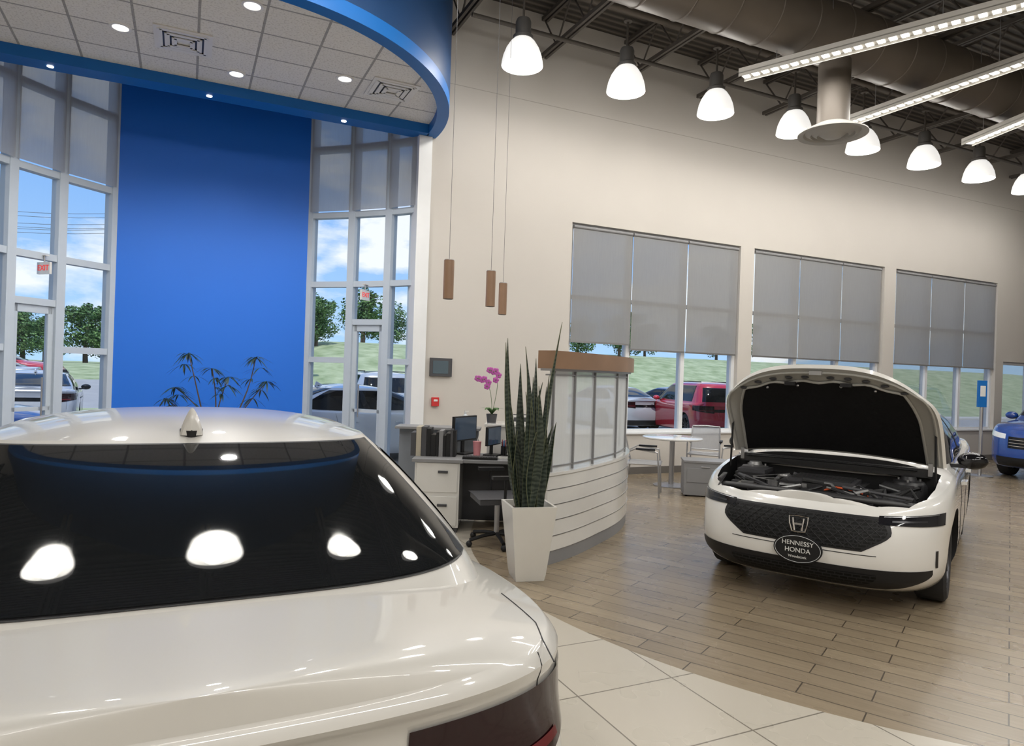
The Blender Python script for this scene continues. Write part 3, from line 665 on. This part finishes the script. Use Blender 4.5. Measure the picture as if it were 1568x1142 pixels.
# ------------------------------------------------------------------ ceiling structure
b=MB()
x=-9.0
while x<18.9:
    inside=(EX-EA-.1<x<EX+EA+.1)
    ye=-.05 if not inside else -EB*math.sqrt(max(0,1-((x-EX)/(EA+.1))**2))-.08
    for z in (7.2,6.62):
        for dx in (-.035,.035): b.bx((x+dx-.02,YB+.1,z-.03),(x+dx+.02,ye,z+.03),M_joist)
    y=ye; k=0
    while y>YB+.6:
        b.cyl((x,y,6.62 if k%2 else 7.2),(x,y-.42,7.2 if k%2 else 6.62),.014,M_joist,seg=6,cap=False); y-=.42; k+=1
    x+=1.55
for y in (-5.6,-10.2): b.bx((XL+.05,y-.12,6.35),(XRT-.05,y+.12,6.6),M_joist)
b.cyl((0.3,-.9,6.5),(18.9,-.9,6.5),.03,M_joist); b.cyl((0.3,-1.3,6.95),(18.9,-1.3,6.95),.05,M_duct)
b.cyl((.6,-3.25,6.2),(18.8,-3.25,6.2),.38,M_duct,seg=40)
for k in range(30):
    x=.8+k*.6; b.lathe([(.382,-.012),(.39,0),(.382,.012)],M_duct,seg=40,M=Matrix.Translation((x,-3.25,6.2))@Matrix.Rotation(math.pi/2,4,'Y'))
for x in range(1,19,3): b.box((x,-3.25,6.6),(.03,.8,.02),M_joist); b.cyl((x,-3.62,6.2),(x,-3.62,6.6),.006,M_steel,seg=6); b.cyl((x,-2.88,6.2),(x,-2.88,6.6),.006,M_steel,seg=6)
def diffuser(p,z):
    o=(p.x,p.y,z); b.cyl((p.x,p.y,z+.08),(p.x,p.y,6.0),.2,M_duct,seg=28)
    b.lathe([(.20,.12),(.30,.07),(.43,.0),(.43,-.015),(.36,-.005),(.34,.02),(.27,-.02),(.26,.01),(.19,-.035),(.18,0),(.11,-.05),(.0,-.055)],mat('diffuser_paint',(.34,.33,.31),.5),o=o,seg=40)
p=cw(4.08,9.05); diffuser(Vector((p.x,-3.25,0)),4.93); diffuser(Vector((12.5,-3.25,0)),4.93)
b.build('ceiling_joists_and_ductwork')
# pendant lamps
b=MB()
b.lathe([(.262,-.005),(.268,0),(.262,.05),(.245,.13),(.21,.22),(.16,.30),(.115,.345)],M_shade,seg=36)
b.lathe([(.262,-.005),(.25,.0),(.235,.12),(.2,.21),(.10,.30),(0,.31)],M_shade,seg=36)
b.ball((0,0,.16),(.09,.09,.12),M_bulb)
b.lathe([(.115,.33),(.13,.34),(.13,.38),(.10,.40),(.10,.56),(.085,.60),(.03,.62)],mat('lamp_housing',(.16,.155,.15),.45,metal=.5),seg=28)
b.cyl((0,0,.6),(0,0,1.0),.016,M_joist,seg=8); b.lathe([(.0,1.0),(.06,1.0),(.06,.97),(0,.96)],M_joist,seg=16)
first=None
def pend(x,y,z,w=55):
    global first
    if first is None: first=b.build('pendant_lamp',(x,y,z))
    else: inst(first,(x,y,z))
    if w:
        l=bpy.data.lights.new('pl','POINT'); l.energy=w; l.shadow_soft_size=.15; l.color=(1,.965,.91)
        o=bpy.data.objects.new('pendant_bulb',l); bpy.context.scene.collection.objects.link(o); o.location=(x,y,z-.03)
p0=cw(0,8.8)
for k in range(10): pend(p0.x+1.6*k,p0.y,5.59,56 if k<9 else 0)
for k in range(5): pend(-5.75+1.5*k,-4.35,5.59,78)
for k in range(3): pend(-6+4*k,-11.2,5.59,200)
def strip(A,B,z):
    A=Vector((A.x,A.y,z));B=Vector((B.x,B.y,z)); d=B-A; L=d.length; a=math.atan2(d.y,d.x)
    b=MB(); b.box((L/2,0,.055),(L,.2,.07),mat('fixture_white',(.55,.53,.49),.4))
    for s_ in (-1,1): b.box((L/2,s_*.095,.01),(L,.01,.05),mat('fixture_white',(.62,.6,.56),.4))
    n=int(L/.12)
    for k in range(n): b.box(((k+.5)*L/n,0,.012),(L/n*.62,.12,.012),M_strip)
    for t in (.1,.5,.9): b.cyl((L*t,0,.08),(L*t,0,6.6-z),.004,M_steel,seg=6)
    b.build('linear_light_fixture',A,a)
    l=bpy.data.lights.new('sl','AREA'); l.shape='RECTANGLE'; l.size=L; l.size_y=.12; l.energy=72*L/3; l.color=(1,.975,.93)
    o=bpy.data.objects.new('linear_light_glow',l); bpy.context.scene.collection.objects.link(o); o.location=(A+B)/2-Vector((0,0,.01)); o.rotation_euler=(0,0,a)
strip(cw(2.87,8.96),cw(6.3,6.05),5.6); strip(cw(4.99,10.4),cw(6.9,6.7),5.6); strip(cw(7.27,11.15),cw(7.7,8.0),5.6)
for A,B in (((1,-9.0),(6,-9.0)),((9,-9.5),(14,-9.5)),((-7,-13),(2,-13))): strip(Vector((*A,0)),Vector((*B,0)),5.7)  # unseen extra strips, added overhead to fill the room with light
for X,D in ((-.61,6.3),(-.243,6.9),(-.134,7.8)):
    b=MB(); b.cyl((0,0,0),(0,0,.355),.048,M_wood,seg=28); b.cyl((0,0,.355),(0,0,.362),.044,M_steel,seg=24); b.cyl((0,0,.36),(0,0,6.6-2.31),.002,M_dk,seg=6); b.cyl((0,0,-.002),(0,0,.001),.04,M_dk,seg=24); p=cw(X,D,2.31); b.build('wooden_pendant_lamp',p)
# ------------------------------------------------------------------ curved partition
def cpath(pts,n):
    P=[Vector(p) for p in pts]; P=[2*P[0]-P[1]]+P+[2*P[-1]-P[-2]]; out=[]; m=len(P)-3
    for i in range(n+1):
        t=i/n*m; k=min(int(t),m-1); u=t-k; a,b_,c,d=P[k:k+4]
        out.append(.5*((2*b_)+(c-a)*u+(2*a-5*b_+4*c-d)*u*u+(3*b_-a-3*c+d)*u**3))
    return out
def ribbon(mb,path,off0,off1,z0,z1,m):
    n=len(path); vs=[]
    for i,p in enumerate(path):
        d=(path[min(i+1,n-1)]-path[max(i-1,0)]).normalized(); nr=Vector((d.y,-d.x,0))
        for o,z in ((off0,z0),(off1,z0),(off1,z1),(off0,z1)): q=p+nr*o; vs.append((q.x,q.y,z))
    fs=[]
    for i in range(n-1):
        for k in range(4): l=(k+1)%4; fs.append((4*i+k,4*i+l,4*i+4+l,4*i+4+k))
    fs.append((0,1,2,3)); fs.append(tuple(4*(n-1)+k for k in (3,2,1,0))); mb.add(vs,fs,m,True)
b=MB()
path=cpath([cw(.34,5.88),cw(.58,6.18),cw(.84,6.6),cw(1.18,7.25),cw(1.38,7.95),cw(1.40,8.7)],40)
ribbon(b,path,-.10,-.01,0,.12,M_gray); ribbon(b,path,-.12,0,.12,.78,M_cwhite)
for z in (.245,.38,.515,.65): ribbon(b,path,-.11,.003,z,z+.007,M_steel)
ribbon(b,path,-.13,.012,.775,.80,M_cwhite)
ribbon(b,path,-.15,.03,1.70,1.855,M_wood); ribbon(b,path,-.12,.0,1.68,1.70,M_steel)
for i in range(2,41,7):
    p=path[i]; d=(path[min(i+1,40)]-path[max(i-1,0)]).normalized(); nr=Vector((d.y,-d.x,0)); q=p-nr*.05
    b.box((q.x,q.y,1.24),(.014,.04,.90),M_gray,rz=math.atan2(d.y,d.x))
ribbon(b,path[1:],-.055,-.05,.80,1.68,M_screen)
for z in (.84,1.64): ribbon(b,path,-.065,-.035,z,z+.012,M_steel)
b.build('curved_reception_partition')
b=MB()
def sq(w,z): return [(-w,-w,z),(w,-w,z),(w,w,z),(-w,w,z)]
vs=sq(.115,0)+sq(.125,.05)+sq(.185,.60)+sq(.165,.60)+sq(.15,.54)
fs=[(3,2,1,0)]
for k in range(4):
    for j in range(4): l=(j+1)%4; fs.append((4*k+j,4*k+l,4*k+4+l,4*k+4+j))
b.add(vs,fs,mat('planter_ceramic',(.66,.645,.60),.3,coat=.3)); b.add(sq(.152,.55),[(0,1,2,3)],M_soil)
rnd=random.Random(11)
for k in range(36):
    a=rnd.uniform(0,2*math.pi); r=rnd.uniform(.0,.105); h=rnd.uniform(.55,1.15)
    if k<6: h=(1.55,1.40,1.36,1.25,1.33,1.2)[k]; r=.08
    if k==0: a=.0
    if k in (1,2,4): a=2.7+.35*k
    x0,y0=r*math.cos(a),r*math.sin(a); lean=rnd.uniform(.03,.14)+r*.4; w=rnd.uniform(.024,.036); tw=rnd.uniform(-1.6,1.6); ya=rnd.uniform(0,3.14); bend=rnd.uniform(-.06,.06)
    if k==0: lean=.10
    def lf(u,v,sc=1.0,dd=0):
        t=v; ww=w*(.75+.5*math.sin(math.pi*min(1,t*1.1)))*(1-t**4)*sc; c=ya+tw*t; cx=x0+math.cos(a)*lean*t**1.5*h+bend*math.sin(t*3.1); cy=y0+math.sin(a)*lean*t**1.5*h
        s_=2*u-1; fold=.35*abs(s_)*ww
        return (cx+math.cos(c)*s_*ww-math.sin(c)*(fold+dd),cy+math.sin(c)*s_*ww+math.cos(c)*(fold+dd),.53+h*t)
    b.grid(lambda u,v:lf(u,v),4,18,M_leaf); b.grid(lambda u,v:lf(u,v,1.0,.003),4,18,M_leaf)
    for e in (0,1): b.tube([lf(e,j/14) for j in range(15)],.0018,M_leafedge,5)
b.build('potted_snake_plant',cw(.17,5.56),-TH+.25)
# ------------------------------------------------------------------ reception desk
b=MB()
b.box((0,.28,.385),(.46,.56,.67),M_cwhite); b.box((0,.28,.73),(.52,.62,.035),M_gray)
for z in (.56,.22):
    b.box((0,-.004,z),(.42,.015,.30),M_cwhite); b.box((.06,-.02,z+.06),(.10,.02,.025),M_dk)
b.box((0,.28,.03),(.44,.54,.06),M_dk)
b.box((.62,.32,.73),(.74,.62,.035),M_gray); b.box((.96,.3,.36),(.03,.55,.70),M_gray)
b.box((.5,.60,.36),(.9,.02,.70),M_dk)
b.box((-.12,1.25,.48),(.95,.08,.96),mat('counter_blue_gray',(.20,.22,.25),.5)); b.box((-.12,1.2,.97),(1.0,.35,.03),M_gray)
b.box((.72,1.0,.52),(.5,.4,1.04),M_cwhite); b.box((.72,1.0,1.05),(.56,.46,.03),M_cwhite)
b.build('reception_desk',cw(-.73,7.0),-TH,bevel=.004)
b=MB(); rnd=random.Random(5); x=-.22
for k in range(11):
    w=rnd.choice([.03,.045,.055]); h=rnd.uniform(.22,.31); b.box((x+w/2,0,h/2),(w-.003,.25,h),rnd.choice([M_dk,M_black,M_dk,M_black,M_gray,mat('binder_cream',(.4,.36,.28),.6)])); x+=w
b.build('binder_row',cw(-.82,7.33,.7475),-TH)
M_scr=mat('screen_dark',(.02,.03,.045),.12,em=(.1,.16,.25),es=.12)
def monitor(X,D,z,rz,s=1):
    b=MB(); b.box((0,0,.008),(.22*s,.16,.016),M_black); b.box((0,.02,.12),(.05,.02,.22),M_black); b.box((0,0,.26*s+.02),(.44*s,.03,.27*s),M_black); b.box((0,-.017,.26*s+.02),(.41*s,.004,.24*s),M_scr); b.build('computer_monitor',cw(X,D,z),rz-TH,bevel=.003)
monitor(-.50,7.52,.7475,R(60)); monitor(-.18,7.44,.7475,R(66),.75)
b=MB(); b.box((0,0,.012),(.36,.13,.022),M_black)
for i in range(12):
    for j in range(4): b.box((-.155+.0277*i,-.045+.03*j,.026),(.022,.024,.008),M_dk)
b.build('keyboard',cw(-.30,7.10,.7475),-TH)
b=MB(); b.box((0,0,.03),(.16,.18,.05),M_black); b.box((-.06,0,.07),(.05,.18,.035),M_dk); b.box((.03,.03,.062),(.07,.07,.012),M_gray); b.build('desk_phone',cw(.10,7.10,.7475),-TH,bevel=.006)
b=MB(); b.lathe([(0,0),(.036,0),(.046,.15),(.048,.15),(.048,.155),(0,.156)],mat('pink_cup',(.62,.25,.27),.4),seg=24); b.cyl((0,0,.15),(.02,0,.22),.004,M_cwhite,seg=6); b.build('drinking_cup',cw(-.35,7.38,.7475))
b=MB(); b.lathe([(0,0),(.035,0),(.035,.10),(.032,.10),(.03,.01),(0,.01)],M_black,seg=20)
for k in range(6): b.cyl((.012*math.cos(k),.012*math.sin(k),.01),(.028*math.cos(k),.028*math.sin(k),.15+.01*(k%3)),.004,[M_black,M_blue3,M_red][k%3],seg=6)
b.build('pen_holder',cw(-.06,7.50,.7475))
b=MB(); b.lathe([(0,0),(.03,0),(.032,.12),(.03,.14),(.012,.155),(.012,.18),(0,.18)],mat('clear_bottle',(.55,.58,.6),.1),seg=20); b.box((0.015,0,.19),(.05,.015,.014),M_cwhite); b.build('sanitizer_bottle',cw(-.54,8.2,.985))
b=MB(); b.box((0,0,.05),(.26,.16,.10),M_cwhite); b.box((0,-.081,.05),(.20,.003,.05),M_dk); b.box((0,0,.103),(.18,.03,.006),M_dk); b.build('tissue_box',cw(.12,8.02,1.065),-TH+.2,bevel=.004)
b=MB()
for k in range(3): b.box((0,0,.02+.06*k),(.30,.22,.006),M_dk)
for sx in (-1,1): b.box((sx*.147,0,.08),(.006,.22,.15),M_dk)
for k in range(2): b.box((0,0,.028+.06*k),(.27,.19,.01),M_cwhite)
b.build('paper_tray',cw(.11,7.48,.7475),-TH)
b=MB(); rnd=random.Random(9)
for k in range(5): b.box((rnd.uniform(-.01,.01),rnd.uniform(-.01,.01),.001+.002*k),(.12,.17,.0015),M_cwhite,rz=rnd.uniform(-.15,.15))
b.build('paper_stack',cw(-.06,7.26,.7475),-TH)
b=MB(); b.lathe([(0,0),(.05,0),(.065,.10),(.06,.10),(.05,.085),(0,.085)],M_dk,seg=24)
for k in range(6):
    a=k*1.05
    b.grid(lambda u,v:(math.cos(a)*.16*v-math.sin(a)*(2*u-1)*.028*math.sin(math.pi*min(1,v*.9+.1)),math.sin(a)*.16*v+math.cos(a)*(2*u-1)*.028*math.sin(math.pi*min(1,v*.9+.1)),.1+.07*math.sin(v*2.4)),4,8,M_leafs)
M_org=mat('orchid_petal',(.45,.09,.36),.5,var=.2,vs=30)
for sdx,hh,n in ((-1,.42,6),(1,.52,6)):
    st=[(-.18*t**2.2 if sdx<0 else .03*t+.05*math.sin(t*3)-.08*t**3,0.02*sdx,.09+hh*math.sin(t*1.7)) for t in np.linspace(0,1,18)]
    b.tube(st,.003,M_leafs,6)
    for k in range(n):
        p=Vector(st[-1-int(1.6*k)])+Vector(((-1)**k*.02,-.012,.0))
        for j in range(5):
            a=2*math.pi*j/5+k; c=p+Vector((math.cos(a)*.02,-.004,math.sin(a)*.02)); b.ball(c,(.019,.005,.019),M_org,8,6)
        b.ball(p+Vector((0,-.01,0)),.008,M_leafedge,6,5)
b.build('potted_orchid',cw(-.22,8.0,1.065),-TH)
def office_chair():
    b=MB(); Mc=M_dk
    for k in range(5):
        a=2*math.pi*k/5; b.tube([(0,0,.10),(.15*math.cos(a),.15*math.sin(a),.09),(.29*math.cos(a),.29*math.sin(a),.065)],.018,M_black); b.ball((.3*math.cos(a),.3*math.sin(a),.03),.03,M_black,10,8)
    b.cyl((0,0,.08),(0,0,.42),.025,M_steel)
    b.grid(lambda u,v:((2*u-1)*.25,-.24+.48*v,.47+.01*math.cos((2*u-1)*1.5)),12,12,Mc); b.box((0,0,.44),(.46,.44,.05),Mc)
    b.grid(lambda u,v:((2*u-1)*(.22-.03*v),.24+.05*(1-(2*u-1)**2)+.08*v,.52+.36*v),12,12,M_mesh)
    fr=[(-(.22-.03*t),.24+.08*t,.52+.36*t) for t in np.linspace(0,1,8)]+[(sx,.33,.89) for sx in np.linspace(-.15,.15,5)]+[((.22-.03*t),.24+.08*t,.52+.36*t) for t in np.linspace(1,0,8)]
    b.tube(fr,.014,M_black); b.tube([(0,.05,.42),(0,.25,.44),(0,.30,.6),(0,.34,.75)],.02,M_black)
    for sx in (-1,1): b.tube([(sx*.2,0,.44),(sx*.29,0,.45),(sx*.30,0,.66)],.014,M_black); b.box((sx*.30,0,.68),(.07,.26,.03),M_black)
    return b
oc=office_chair().build('office_chair',cw(-.10,6.62),-TH+R(-75))
b=MB(); b.box((0,-.02,0),(.34,.04,.27),M_dk); b.box((-.01,-.042,.0),(.24,.004,.19),mat('tablet_screen',(.08,.11,.13),.1)); b.build('wall_control_panel',(.33,0,1.70),bevel=.005)
b=MB(); b.box((0,-.02,0),(.11,.04,.13),mat('alarm_red',(.5,.03,.03),.4)); b.box((0,-.043,.02),(.06,.006,.03),M_cwhite); b.build('fire_alarm_pull',(.26,0,1.19),bevel=.004)
for (x,y,z,rz) in ((-.66,.70,2.75,R(46)),(-4.72,.78,2.78,R(-46))):
    b=MB(); b.box((0,0,0),(.23,.03,.15),M_cwhite); b.text('EXIT',.10,mat('exit_red',(.7,.03,.03),.5,em=(1,.05,.03),es=.4),Matrix.Translation((0,-.017,0))@Matrix.Rotation(math.pi/2,4,'X')); b.cyl((0,0,.07),(0,0,.16),.01,M_steel); b.box((0,0,.16),(.1,.05,.01),M_cwhite); b.build('exit_sign',(x,y,z),rz)
# ------------------------------------------------------------------ lounge table + chairs
b=MB(); b.lathe([(0,.72),(.44,.72),(.455,.73),(.455,.745),(.44,.75),(0,.75)],M_cwhite,seg=48); b.cyl((0,0,.02),(0,0,.72),.04,M_steel); b.lathe([(0,0),(.27,0),(.27,.012),(.05,.03),(0,.03)],M_steel,seg=36); b.build('round_table',cw(2.50,10.55))
def vchair():
    b=MB()
    for sx in (-1,1):
        b.tube([(sx*.25,-.24,0),(sx*.25,-.22,.44),(sx*.25,-.2,.62),(sx*.26,.1,.66),(sx*.24,.22,.60)],.012,M_steel); b.tube([(sx*.24,.28,0),(sx*.23,.2,.44),(sx*.22,.3,.86)],.012,M_steel)
        b.box((sx*.26,-.04,.66),(.045,.26,.025),M_black)
    b.grid(lambda u,v:((2*u-1)*.23,-.24+.46*v,.455-.03*math.sin(math.pi*v)*math.sin(math.pi*u)),10,10,M_mesh)
    b.tube([(-.23,-.24,.45),(.23,-.24,.45)],.012,M_steel); b.tube([(-.23,.21,.45),(.23,.21,.45)],.012,M_steel)
    for sx in (-1,1): b.tube([(sx*.23,-.24,.45),(sx*.23,.21,.45)],.011,M_steel)
    b.grid(lambda u,v:((2*u-1)*.22,.215+.03*(1-(2*u-1)**2)+.085*v,.50+.37*v),10,10,M_mesh); b.tube([(-.22,.3,.87),(0,.32,.88),(.22,.3,.87)],.013,M_steel); b.tube([(-.22,.215,.5),(0,.24,.5),(.22,.215,.5)],.012,M_steel)
    return b
ch=vchair().build('visitor_chair',cw(1.90,9.70),-TH+R(75))
inst(ch,cw(3.15,11.1),-TH+R(-20)); inst(ch,cw(3.45,10.1),-TH+R(-80))
b=MB(); b.box((0,0,.25),(.58,.42,.46),M_gray); b.box((0,0,.49),(.60,.44,.03),M_gray); b.box((0,-.213,.30),(.5,.006,.2),M_gray)
for sx in (-1,1):
    for sy in (-1,1): b.ball((sx*.25,sy*.17,.02),.02,M_black,8,6)
b.box((0,-.22,.42),(.12,.012,.012),M_steel); b.build('file_pedestal',cw(2.78,9.80),-TH-.15,bevel=.008)
b=MB(); b.cyl((0,0,0),(0,0,.02),.22,M_steel,seg=28); b.cyl((0,0,.02),(0,0,1.3),.03,M_steel); b.box((0,0,1.55),(.16,.05,.5),M_blue3); b.box((0,-.027,1.6),(.1,.004,.2),M_cwhite); b.build('blue_sign_stand',cw(8.85,12.9),-TH,bevel=.004)
b=MB(); rnd=random.Random(21); b.lathe([(0,0),(.17,0),(.22,.42),(.20,.42),(.18,.38),(0,.38)],M_dk,seg=28)
M_dl2=mat('dark_leaf',(.02,.05,.05),.5)
def leafspray(q,n):
    for k in range(n):
        a=rnd.uniform(0,6.28); L=rnd.uniform(.13,.24); dx=Vector((math.cos(a),math.sin(a),rnd.uniform(-.3,.4))).normalized(); sd=dx.cross(Vector((0,0,1))).normalized()
        b.grid(lambda u,v:tuple(q+dx*L*v+sd*(2*u-1)*.011*math.sin(math.pi*min(1,.08+v*.92))-Vector((0,0,.10*v*v))),2,6,M_dl2)
for (dx,dz,bnd) in ((-.42,.95,.1),(-.25,1.38,-.05),(.02,1.20,.06),(.48,1.36,.2),(.62,1.05,.1),(.25,1.10,0),(-.55,.80,0)):
    dy=rnd.uniform(-.25,.25); pts=[Vector((dx*t**1.6+bnd*math.sin(t*3),dy*t,.38+(dz)*t*(1.25-.25*t))) for t in np.linspace(0,1,9)]
    b.tube(pts,.008,M_bark,6,rr=[.013-.001*i for i in range(9)])
    leafspray(pts[-1],20); leafspray(pts[-2]+Vector((rnd.uniform(-.1,.1),0,0)),10)
    leafspray(pts[-3],5)
b.build('potted_tree',cw(-3.80,8.75),-TH)
# ------------------------------------------------------------------ outdoors
def gz(x,y):
    f=.42+.58*smst((x+6)/12); return -.12+(3.5*smst((y-15)/22)*f if y>15 else 0)
b=MB()
b.grid(lambda u,v:(-70+150*u,.3+ (v**1.5)*90,gz(-70+150*u,.3+(v**1.5)*90)),60,60,M_ground); b.build('ground_outdoor')
b=MB(); b.bx((-60,13.9,-.12),(60,15.4,-.04),mat('sidewalk',(.5,.49,.46),.9)); b.build('sidewalk')
def park(x,y,rz,c,base=None):
    base=base or car1; k=M_paint if base is car1 else M_bluec
    inst(base,(x,y,gz(x,y)),rz,over={k:c})
pr=cw(5.35,21.0); inst(suv,(pr.x+.3,pr.y-1.5,-.12),R(75),over={M_bluec:M_red})
for (x,y,rz,c) in ((-6.2,8.8,R(95),M_silver),(-3.4,8.7,R(85),M_paint2),(-.7,8.8,R(92),M_blued),(-11.6,8.5,R(90),M_navy),(10.6,8.8,R(90),M_silver),(13.5,8.8,R(90),M_navy),(-14.5,8.5,R(85),M_silver),(-8.9,8.6,R(88),M_paint2),
   (-2.2,3.4,R(12),M_paint2),(-9.6,3.2,R(5),M_blued),(-8,21.5,R(180),M_silver),(-27,21.5,R(0),M_silver),(-3,24,R(0),M_paint2),(-12.5,24.5,R(0),M_red)):
    park(x,y,rz,c)
for (x,y,rz,c) in ((17,8.8,R(95),M_red),(2.0,8.8,R(88),M_silver),(-18,8.6,R(90),M_navy),(-21.5,8.6,R(90),M_red),(-16,21.5,R(0),M_navy),(-20,24.5,R(0),M_silver)): park(x,y,rz,c,suv)
def tree(seed,h):
    r=random.Random(seed); b=MB(); b.tube([(0,0,-.3),(0.05,0,h*.25),(0,.05,h*.6)],.12,M_bark,8,rr=[.16,.12,.05])
    vs=[];fs=[];vs2=[];fs2=[]
    for k in range(22):
        a=r.uniform(0,6.28); rad=r.uniform(0,h*.24); z=h*r.uniform(.22,.9); s_=h*r.uniform(.09,.16)*(1.2-.5*z/h); c=Vector((rad*math.cos(a),rad*math.sin(a),z))
        for j in range(170):
            d=Vector((r.gauss(0,1),r.gauss(0,1),r.gauss(0,1))).normalized(); p=c+d*s_*r.uniform(.6,1.1); n=(d+Vector((r.gauss(0,.6),r.gauss(0,.6),r.gauss(0,.6)))).normalized(); u=n.orthogonal().normalized(); w=n.cross(u); e=h*r.uniform(.012,.026)
            V,F=(vs,fs) if r.random()<.6 else (vs2,fs2)
            o=len(V); V+= [p-u*e,p-w*e*.6,p+u*e,p+w*e*.6]; F.append((o,o+1,o+2,o+3))
    b.add(vs,fs,M_leafs); b.add(vs2,fs2,mat('tree_leaves_light',(.12,.22,.06),.7,var=.4)); return b
t1=tree(1,5.0).build('tree',(-3.0,34,gz(-3,34)-.3)); t2=tree(7,5.0).build('tree',(14,30,gz(14,30)-.3)); rnd=random.Random(2)
for i,(x,y) in enumerate(((1,36),(4,33),(8,38),(.5,40),(20,36),(26,33),(11,42),(-1,34),(-.2,31),(-4.5,36),(2.2,34),(-12,48),(-14,52),(-22,50),(17,40),(32,38),(-30,46),(38,36),(6,46),(23,44),(-5,46),(-8,50),(-26,52),(-18,54),(29,44),(36,46),(44,40),(-20,46),(-24,45),(-10,52),(-16,50),(-28,48))):
    o=inst(t1 if i%2 else t2,(x,y,gz(x,y)-.3),rnd.uniform(0,6)); s_=rnd.uniform(.6,1.05); o.scale=(s_*1.3,s_*1.3,s_)
b=MB(); b.cyl((0,0,0),(0,0,7.5),.09,M_dk,r1=.06)
for sx in (-1,1): b.tube([(0,0,7.4),(sx*.5,0,7.5)],.03,M_dk); b.box((sx*.95,0,7.5),(1.0,.4,.1),M_dk)
b.cyl((0,0,0),(0,0,.6),.25,mat('concrete',(.5,.5,.48),.9)); lp=b.build('parking_light_pole',(.6,22,gz(.6,22)-1.9))
inst(lp,(-17,26,gz(-17,26)-.3))
b=MB(); b.cyl((0,0,0),(0,0,8),.12,M_bark,r1=.08)
for z in (7.6,7.0): b.box((0,0,z),(1.8,.1,.1),M_bark)
up=b.build('utility_pole',(-20,34,gz(-20,34)-.2)); inst(up,(-34,34,gz(-34,34)-.2)); inst(up,(-6,36,gz(-6,36)-.2))
b=MB()
for z in (9.1,8.5,8.2):
    for dy in (-.6,.6): b.tube([(-34+28*t,34+2*t*t+dy,z+1.0-.8*math.sin(math.pi*(t*2%1))) for t in np.linspace(0,1,21)],.012,M_black,5)
b.build('overhead_power_lines')
b=MB(); b.box((0,0,.55),(.5,.08,1.1),M_blue3); b.box((0,-.05,.7),(.3,.01,.3),M_cwhite); b.cyl((0,0,0),(0,0,.1),.03,M_steel); b.build('blue_lot_sign',(-7.6,6.0,-.12))
# ------------------------------------------------------------------ world + sun
w=bpy.data.worlds.new('world'); bpy.context.scene.world=w; w.use_nodes=True; N=w.node_tree.nodes; L=w.node_tree.links
bg=N['Background']; tc=N.new('ShaderNodeTexCoord'); sp=N.new('ShaderNodeSeparateXYZ'); L.new(tc.outputs['Generated'],sp.inputs[0])
cr=N.new('ShaderNodeValToRGB'); e=cr.color_ramp.elements; e[0].position=0; e[0].color=(.50,.74,1,1); e[1].position=.40; e[1].color=(.10,.33,.88,1); L.new(sp.outputs[2],cr.inputs[0])
mp=N.new('ShaderNodeMapping'); mp.inputs['Scale'].default_value=(1,1,2.6); L.new(tc.outputs['Generated'],mp.inputs[0])
nz=N.new('ShaderNodeTexNoise'); nz.inputs['Scale'].default_value=4.8; nz.inputs['Detail'].default_value=9; nz.inputs['Roughness'].default_value=.55; L.new(mp.outputs[0],nz.inputs[0])
cc=N.new('ShaderNodeValToRGB'); cc.color_ramp.elements[0].position=.48; cc.color_ramp.elements[0].color=(0,0,0,1); cc.color_ramp.elements[1].position=.60; cc.color_ramp.elements[1].color=(1,1,1,1); L.new(nz.outputs[0],cc.inputs[0])
mx=N.new('ShaderNodeMix'); mx.data_type='RGBA'; L.new(cc.outputs[0],mx.inputs[0]); L.new(cr.outputs[0],mx.inputs[6]); mx.inputs[7].default_value=(1,1,1,1); L.new(mx.outputs[2],bg.inputs[0]); bg.inputs[1].default_value=1.08
l=bpy.data.lights.new('sun','SUN'); l.energy=3.4; l.angle=R(1); l.color=(1,.96,.9); o=bpy.data.objects.new('sun',l); bpy.context.scene.collection.objects.link(o)
o.rotation_euler=(R(32),0,R(-15))
# ------------------------------------------------------------------ camera
cam=bpy.data.cameras.new('cam'); co=bpy.data.objects.new('camera',cam); bpy.context.scene.collection.objects.link(co); bpy.context.scene.camera=co
cam.sensor_width=36; cam.lens=36*1050/1568; cam.clip_start=.05; cam.clip_end=300
r=.033; r0=Vector((CT,-ST,0)); fw=Vector((ST,CT,0)); up=Vector((0,0,1))
cr_=r0*math.cos(r)+up*math.sin(r); cu=-r0*math.sin(r)+up*math.cos(r)
Mx=Matrix.Identity(4)
for i in range(3): Mx[i][0]=cr_[i]; Mx[i][1]=cu[i]; Mx[i][2]=-fw[i]
p=cw(0,0,1.65); Mx[0][3],Mx[1][3],Mx[2][3]=p
co.matrix_world=Mx
sc=bpy.context.scene
sc.view_settings.view_transform='Standard'; sc.view_settings.look='None'; sc.view_settings.exposure=0
